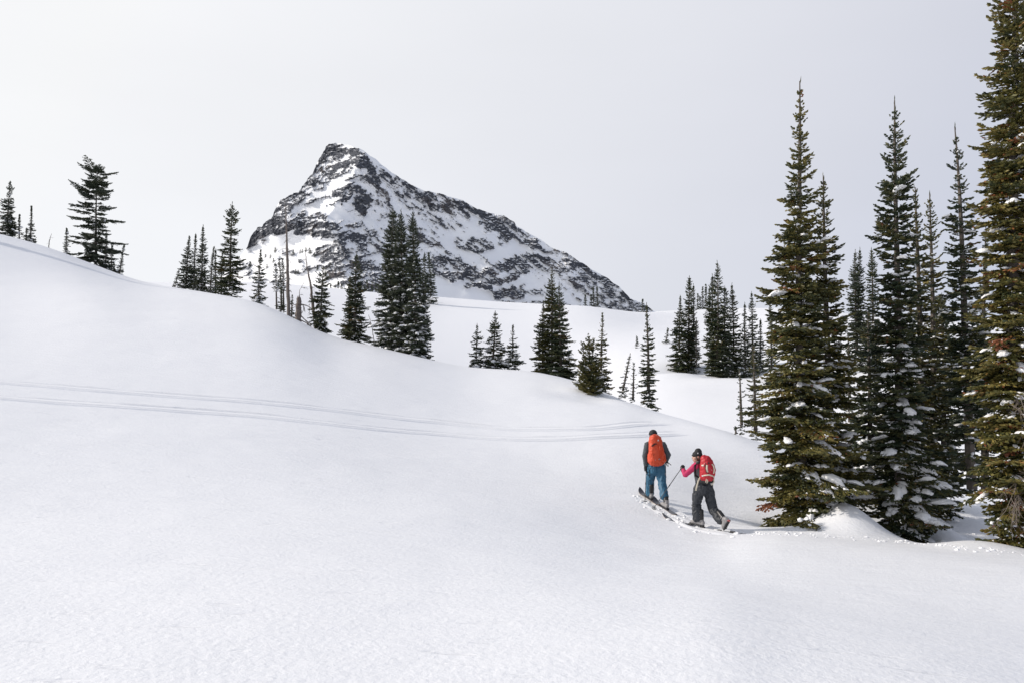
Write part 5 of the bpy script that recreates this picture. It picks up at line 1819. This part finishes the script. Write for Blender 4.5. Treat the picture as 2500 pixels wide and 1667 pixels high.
# rear boot with the heel raised off the ski
rt = gb_ + UP * 0.05 + WF * 0.03
bf = nrm(WF * 0.62 - UP * 0.78)
bu = nrm(np.cross(WS, bf))
rb = boot(woman, war, rt, bu, label='rear boot with heel lifted and sole showing', shin=wkr)
m = MB()
heel = np.array(HEELS[-1])
ball(m, heel, (0.034, 0.034, 0.026))
m.build('heel_pad', SALMON, rb, True)
ski('front ski of the person with pink sleeves, buried beneath the boot', tuple(wtoe - wsk * 0.14 - UP * 0.035), wsk, up_s, 0.85, 0.70, 0.11, (SKIDARK, SKITAN), 'touring skis', 0.10)
wsk2 = on_slope(gb_, WF)
ski('trailing ski under the lifted boot of the person with pink sleeves', tuple(gb_ - wsk2 * 0.02 - UP * 0.005), wsk2, up_s, 0.85, 0.70, 0.11, (SKIDARK, SKITAN), 'touring skis', 0.10)
m = MB()
tube(m, [wkl - UP * 0.03 + (WF * math.cos(a) + WS * math.sin(a)) * 0.094 for a in np.linspace(0, 6.283, 17)], 0.012, 6, cap=False)
m.build('knee_strap', CHAR, woman, True)
# the red backpack
WB = -WF                      # behind her back
rk = empty('backpack', tuple(wp(1060, 780, -0.15)), 'red backpack with cream straps on the back of the person with pink sleeves', 'backpack', 'backpacks worn by the skiers')
off = -0.15


def rp(cx, cy, d=0.0):
    return wp(cx, cy, off + d)


m = MB()
loft(m, [rp(1078, 755), rp(1082, 700), rp(1078, 620), rp(1068, 560), rp(1052, 525)], [0.138, 0.148, 0.142, 0.125, 0.095], [0.125, 0.135, 0.130, 0.115, 0.085], WS, 20, 2.7)
merged(m, 'pack_bag', REDN, rk, 0.010, 2, 0.010, 13, 61, (1, 1, 0.7))
m = MB()
loft(m, [rp(1062, 548), rp(1046, 520), rp(1030, 505)], [0.118, 0.108, 0.07], [0.105, 0.095, 0.06], WS, 16, 2.5)
merged(m, 'pack_lid', REDN, rk, 0.010, 2, 0.008, 15, 64)
m = MB()
loft(m, [rp(1142, 720, -0.06), rp(1148, 660, -0.06), rp(1140, 600, -0.05)], [0.060, 0.066, 0.055], [0.05, 0.055, 0.045], WS, 14, 2.6)
pocket = merged(m, 'front_pocket', REDN, rk, 0.009, 2, 0.006, 16, 66)
fv = nrm(np.array([0.35, -0.9, 0.1]))
m = MB()
e0 = rp(1130, 660, -0.135)
for k in range(3):
    tube(m, [e0 + np.array([0.010 * (k - 1), 0, -0.006]), e0 + np.array([0.010 * (k - 1) + 0.004, 0, 0.006])], 0.003, 4)
m.build('emblem', WHITE, pocket)
strap_strip('cream_strap', CREAM, rk, [rp(1078, 596, -0.145), rp(1074, 640, -0.155), rp(1084, 688, -0.155)], 0.018, 0.006, (1, 0, 0))
strap_strip('cream_strap', CREAM, rk, [rp(1140, 585, -0.12), rp(1160, 610, -0.125), rp(1170, 660, -0.13), rp(1160, 705, -0.13)], 0.014, 0.006, (1, 0, 0))
strap_strip('cream_strap', CREAM, rk, [rp(990, 604, 0.00), rp(1010, 602, -0.08), rp(1036, 600, -0.14)], 0.015, 0.006, tuple(UP))
strap_strip('cream_strap', CREAM, rk, [rp(1006, 742, -0.03), rp(1035, 730, -0.12), rp(1100, 722, -0.165), rp(1150, 735, -0.13), rp(1170, 760, -0.06)], 0.014, 0.006, tuple(UP))
strap_strip('seam', BLACK, rk, [rp(1058, 570, -0.125), rp(1056, 620, -0.145), rp(1066, 690, -0.155), rp(1110, 712, -0.165)], 0.006, 0.006, (1, 0, 0))
for (cx_, cy_) in ((1100, 572), (1030, 602), (1105, 722), (1020, 735)):
    m = MB()
    c = rp(cx_, cy_, -0.155 if cx_ > 1060 else -0.12)
    loft(m, [c - UP * 0.010, c + UP * 0.010], [0.016, 0.016], [0.007, 0.007], (1, 0, 0), 8, 4)
    m.build('buckle', WHITE if cx_ != 1100 else BLACK, rk, True)
m = MB()
loft(m, [rp(1030, 800, 0.06), rp(1078, 808, -0.02), rp(1125, 800, 0.04)], [0.050, 0.058, 0.045], [0.10, 0.11, 0.09], UP, 14, 2.6)
merged(m, 'hip_belt', BLACK, rk, 0.010, 2, 0.006, 14, 69)
strap_strip('hanging_strap', CREAM, rk, [rp(998, 738, -0.02), rp(965, 800, -0.03), rp(946, 870, -0.03), rp(935, 922, -0.03)], 0.015, 0.004, (1, 0, 0))
strap_strip('hanging_strap', CREAM, rk, [rp(1070, 772, -0.13), rp(1062, 815, -0.135), rp(1074, 830, -0.135), rp(1086, 810, -0.135), rp(1082, 775, -0.13)], 0.009, 0.004, (1, 0, 0))
strap_strip('hanging_strap', CREAM, rk, [rp(1160, 755, -0.04), rp(1164, 800, -0.04), rp(1150, 840, -0.04), rp(1130, 850, -0.05)], 0.013, 0.004, (1, 0, 0))
strap_strip('hanging_strap', BLACK, rk, [rp(1148, 845, -0.04), rp(1150, 890, -0.04)], 0.008, 0.004, (1, 0, 0))
strap_strip('shoulder_strap', BLACK, rk, [rp(1000, 545, 0.05), wp(955, 572, -0.10), wp(925, 600, -0.13), wp(925, 660, -0.10), wp(925, 730, -0.05), rp(1000, 760, 0.08)], 0.024, 0.010, (0.7, 0.2, 0.6))

# ---------------------------------------------------------------- tracks in the snow
def spline(pts, step):
    P = np.array(pts, float)
    d = np.concatenate([[0], np.cumsum(np.linalg.norm(np.diff(P[:, :2], axis=0), axis=1))])
    q = np.arange(0, d[-1], step)
    X_ = pchip_cols(d[None], P[None, :, 0], q[None])[0]
    Y_ = pchip_cols(d[None], P[None, :, 1], q[None])[0]
    return X_, Y_


def track(name, label, pix, offs, hts, step=0.22, seed=0, rough=0.5, cat=None, base=0.010):
    X_, Y_ = spline([ray_ground(*p, 8.0) for p in pix], step)
    tx, ty = np.gradient(X_), np.gradient(Y_)
    l = np.hypot(tx, ty)
    nx_, ny_ = -ty / l, tx / l
    wob = 0.05 * vnoise(np.arange(len(X_)) * 0.13, np.zeros(len(X_)), None, seed)
    rows = []
    for k, (o_, h_) in enumerate(zip(offs, hts)):
        x = X_ + nx_ * (o_ + wob)
        y = Y_ + ny_ * (o_ + wob)
        n_ = 1 + rough * vnoise(np.arange(len(X_)) * 0.21 + 13 * k, np.full(len(X_), k * 0.7), None, seed + 1) + 0.6 * rough * vnoise(np.arange(len(X_)) * 0.9 + 7 * k, np.full(len(X_), k * 1.7), None, seed + 2)
        fade = np.clip(np.minimum(np.arange(len(X_)), np.arange(len(X_))[::-1]) / 6.0, 0, 1)
        z = ground(x, y) + (base + h_ * n_) * fade - 0.03 * (1 - fade) if 0 < k < len(offs) - 1 else ground(x, y) - 0.03
        rows.append(np.stack([x, y, z], -1))
    V = np.stack(rows, 1)
    n, c = V.shape[:2]
    i = np.arange(n - 1)[:, None]
    j = np.arange(c - 1)[None]
    q = np.stack([i * c + j, (i + 1) * c + j, (i + 1) * c + j + 1, i * c + j + 1], -1).reshape(-1, 4)
    m = MB()
    m.add(V.reshape(-1, 3), None, q)
    o = m.build(name, SNOW, smooth=True)
    return tag(o, label, kind='structure')


OFF = [-0.46, -0.35, -0.30, -0.25, -0.15, -0.12, 0.0, 0.12, 0.15, 0.25, 0.30, 0.35, 0.46]
HT = [0, 0.008, 0.026, -0.006, -0.008, 0.015, 0.008, 0.015, -0.008, -0.006, 0.026, 0.008, 0]
track('ski_track', 'upper of two old ski tracks crossing the slope', [(-260, 920), (0, 933), (230, 951), (421, 966), (612, 980), (804, 1000), (900, 1012), (1104, 1034), (1288, 1047), (1430, 1046), (1553, 1036), (1655, 1029)], OFF, HT, seed=3)
track('ski_track', 'lower of two old ski tracks crossing the slope', [(-260, 952), (0, 970), (172, 983), (344, 995), (517, 1006), (689, 1021), (900, 1044), (1104, 1062), (1267, 1071), (1430, 1067), (1634, 1058), (1716, 1052)], OFF, HT, seed=9)
O2 = [-0.46, -0.33, -0.28, -0.23, -0.14, -0.09, 0.02, 0.09, 0.15, 0.23, 0.29, 0.40]
H2 = [0, 0.012, 0.024, -0.004, -0.006, 0.010, 0.010, -0.006, -0.004, 0.026, 0.012, 0]
track('skin_track', 'fresh trench left behind the two skiers', [(1588, 1221), (1612, 1236), (1640, 1252), (1672, 1268), (1702, 1283), (1740, 1294), (1775, 1299), (1830, 1302)], O2, H2, step=0.07, seed=19, rough=0.6)
# crumbs of broken snow thrown up beside the trench and along the old trail in front of the firs
mb = MB()
v1, f1 = ICO1
rng = np.random.default_rng(5)


def crumbs(pix, n, spread, r0, r1):
    P = [ray_ground(*p, 8.0) for p in pix]
    X_, Y_ = spline(P, 0.05)
    for k in range(n):
        i = int(rng.integers(0, len(X_)))
        x, y = X_[i] + rng.normal(0, spread), Y_[i] + rng.normal(0, spread)
        z = float(ground(x, y)[0])
        r = r0 + (r1 - r0) * rng.uniform(0, 1) ** 3
        w = v1 * r * rng.uniform(0.6, 1.3, (len(v1), 1)) * np.array([1.2, 1.2, 0.7])
        mb.add(w + np.array([x, y, z + 0.15 * r]), f1)


crumbs([(1565, 1212), (1600, 1236), (1640, 1258), (1690, 1284), (1740, 1298), (1790, 1303)], 170, 0.20, 0.010, 0.045)
crumbs([(1800, 1301), (1900, 1302), (2000, 1307), (2100, 1314), (2200, 1322), (2340, 1336), (2500, 1352)], 150, 0.12, 0.010, 0.034)
crumbs([(2350, 1300), (2420, 1308), (2500, 1316)], 24, 0.15, 0.010, 0.035)
o = mb.build('snow_crumbs', SNOWLOAD, smooth=False)
tag(o, 'crumbs of broken snow scattered along the fresh trail', kind='stuff')

# ---------------------------------------------------------------- dead and rust-red boughs on the big firs, little trees on the mountain foot
rng = np.random.default_rng(8)


def on_tree(key, px, py, frac=0.8):
    """a place inside a tree's crown seen at a pixel"""
    root, info, s_px, H, by = INFO[key]
    u, v = px_to_uv(px, py)
    loc = np.array(root.location)
    z = v * by - loc[2]
    return root, np.array([u * by - loc[0], -0.05, z])


def rust(key, px, py, n, L, label):
    root, p = on_tree(key, px, py)
    ax_z = p[2]
    start = np.array([p[0] + (0.42 if p[0] < 0 else -0.42), p[1] - 0.30, ax_z + 0.10])
    az_ = math.atan2(p[0] - start[0], -0.12)
    bough_part(root, label, RUST, start, az_, L, -0.3, -0.05, 0.018, n)


rust('T1', 1852, 1222, 1, 0.50, 'rust-red dead bough at the lower left of the crown')
rust('T5', 2376, 852, 2, 0.36, 'rust-red dead bough at mid height')
rust('T5', 2408, 1100, 1, 0.26, 'small rust-red dead bough lower down')
for key, px, py, n in (('T5', 2440, 1190, 16), ('T5', 2460, 1245, 14), ('T5', 2478, 1010, 8), ('T5', 2440, 1010, 6)):
    root, p = on_tree(key, px, py)
    m = MB()
    for k in range(n):
        s0 = np.array([p[0] * 0.4 + rng.normal(0, 0.10), -0.35 + rng.normal(0, 0.12), p[2] + 0.25 + rng.normal(0, 0.12)])
        twig_spray(m, s0, (p[0] * 0.6 + rng.normal(0, 0.5), -0.8, rng.uniform(-0.3, 0.3)), rng.uniform(0.5, 0.9), 0.010, 2, 4, 0.6, 0.22)
    o = local('dead_twigs', m.mesh('dead_twigs', TWIG), root)
    tag(o, 'bare grey drooping twigs')
    o['kind'] = 'stuff'

LITTLE = [(672, 616), (700, 620), (716, 622), (733, 618), (738, 617), (747, 615), (756, 617), (759, 620), (768, 625), (790, 622), (640, 640), (652, 655), (668, 640), (660, 630), (610, 645), (612, 652), (728, 668), (722, 668), (648, 628), (775, 660), (806, 655), (830, 662)]
dgm = bpy.context.evaluated_depsgraph_get()
mo = bpy.data.objects['mountain']
for k, (px, py) in enumerate(LITTLE):
    u, v = px_to_uv(px, py)
    ok, hit, nor, _ = mo.ray_cast(Vector((0, 0, 0)), Vector((u, 1, v)).normalized())
    if not ok:
        continue
    r = empty('fir_tree', hit - Vector((0, 0, 0.5)), 'tiny dark fir dotted on the snowy foot of the mountain', 'tree', 'tiny firs on the mountain foot')
    sc = random.Random(k).uniform(0.7, 1.25)
    r.scale = (sc, sc, sc)
    r.rotation_euler = (0, 0, k * 1.3)
    local('trunk', FT_ME, r)
    local('crown', FAR_ME, r)
print('done')
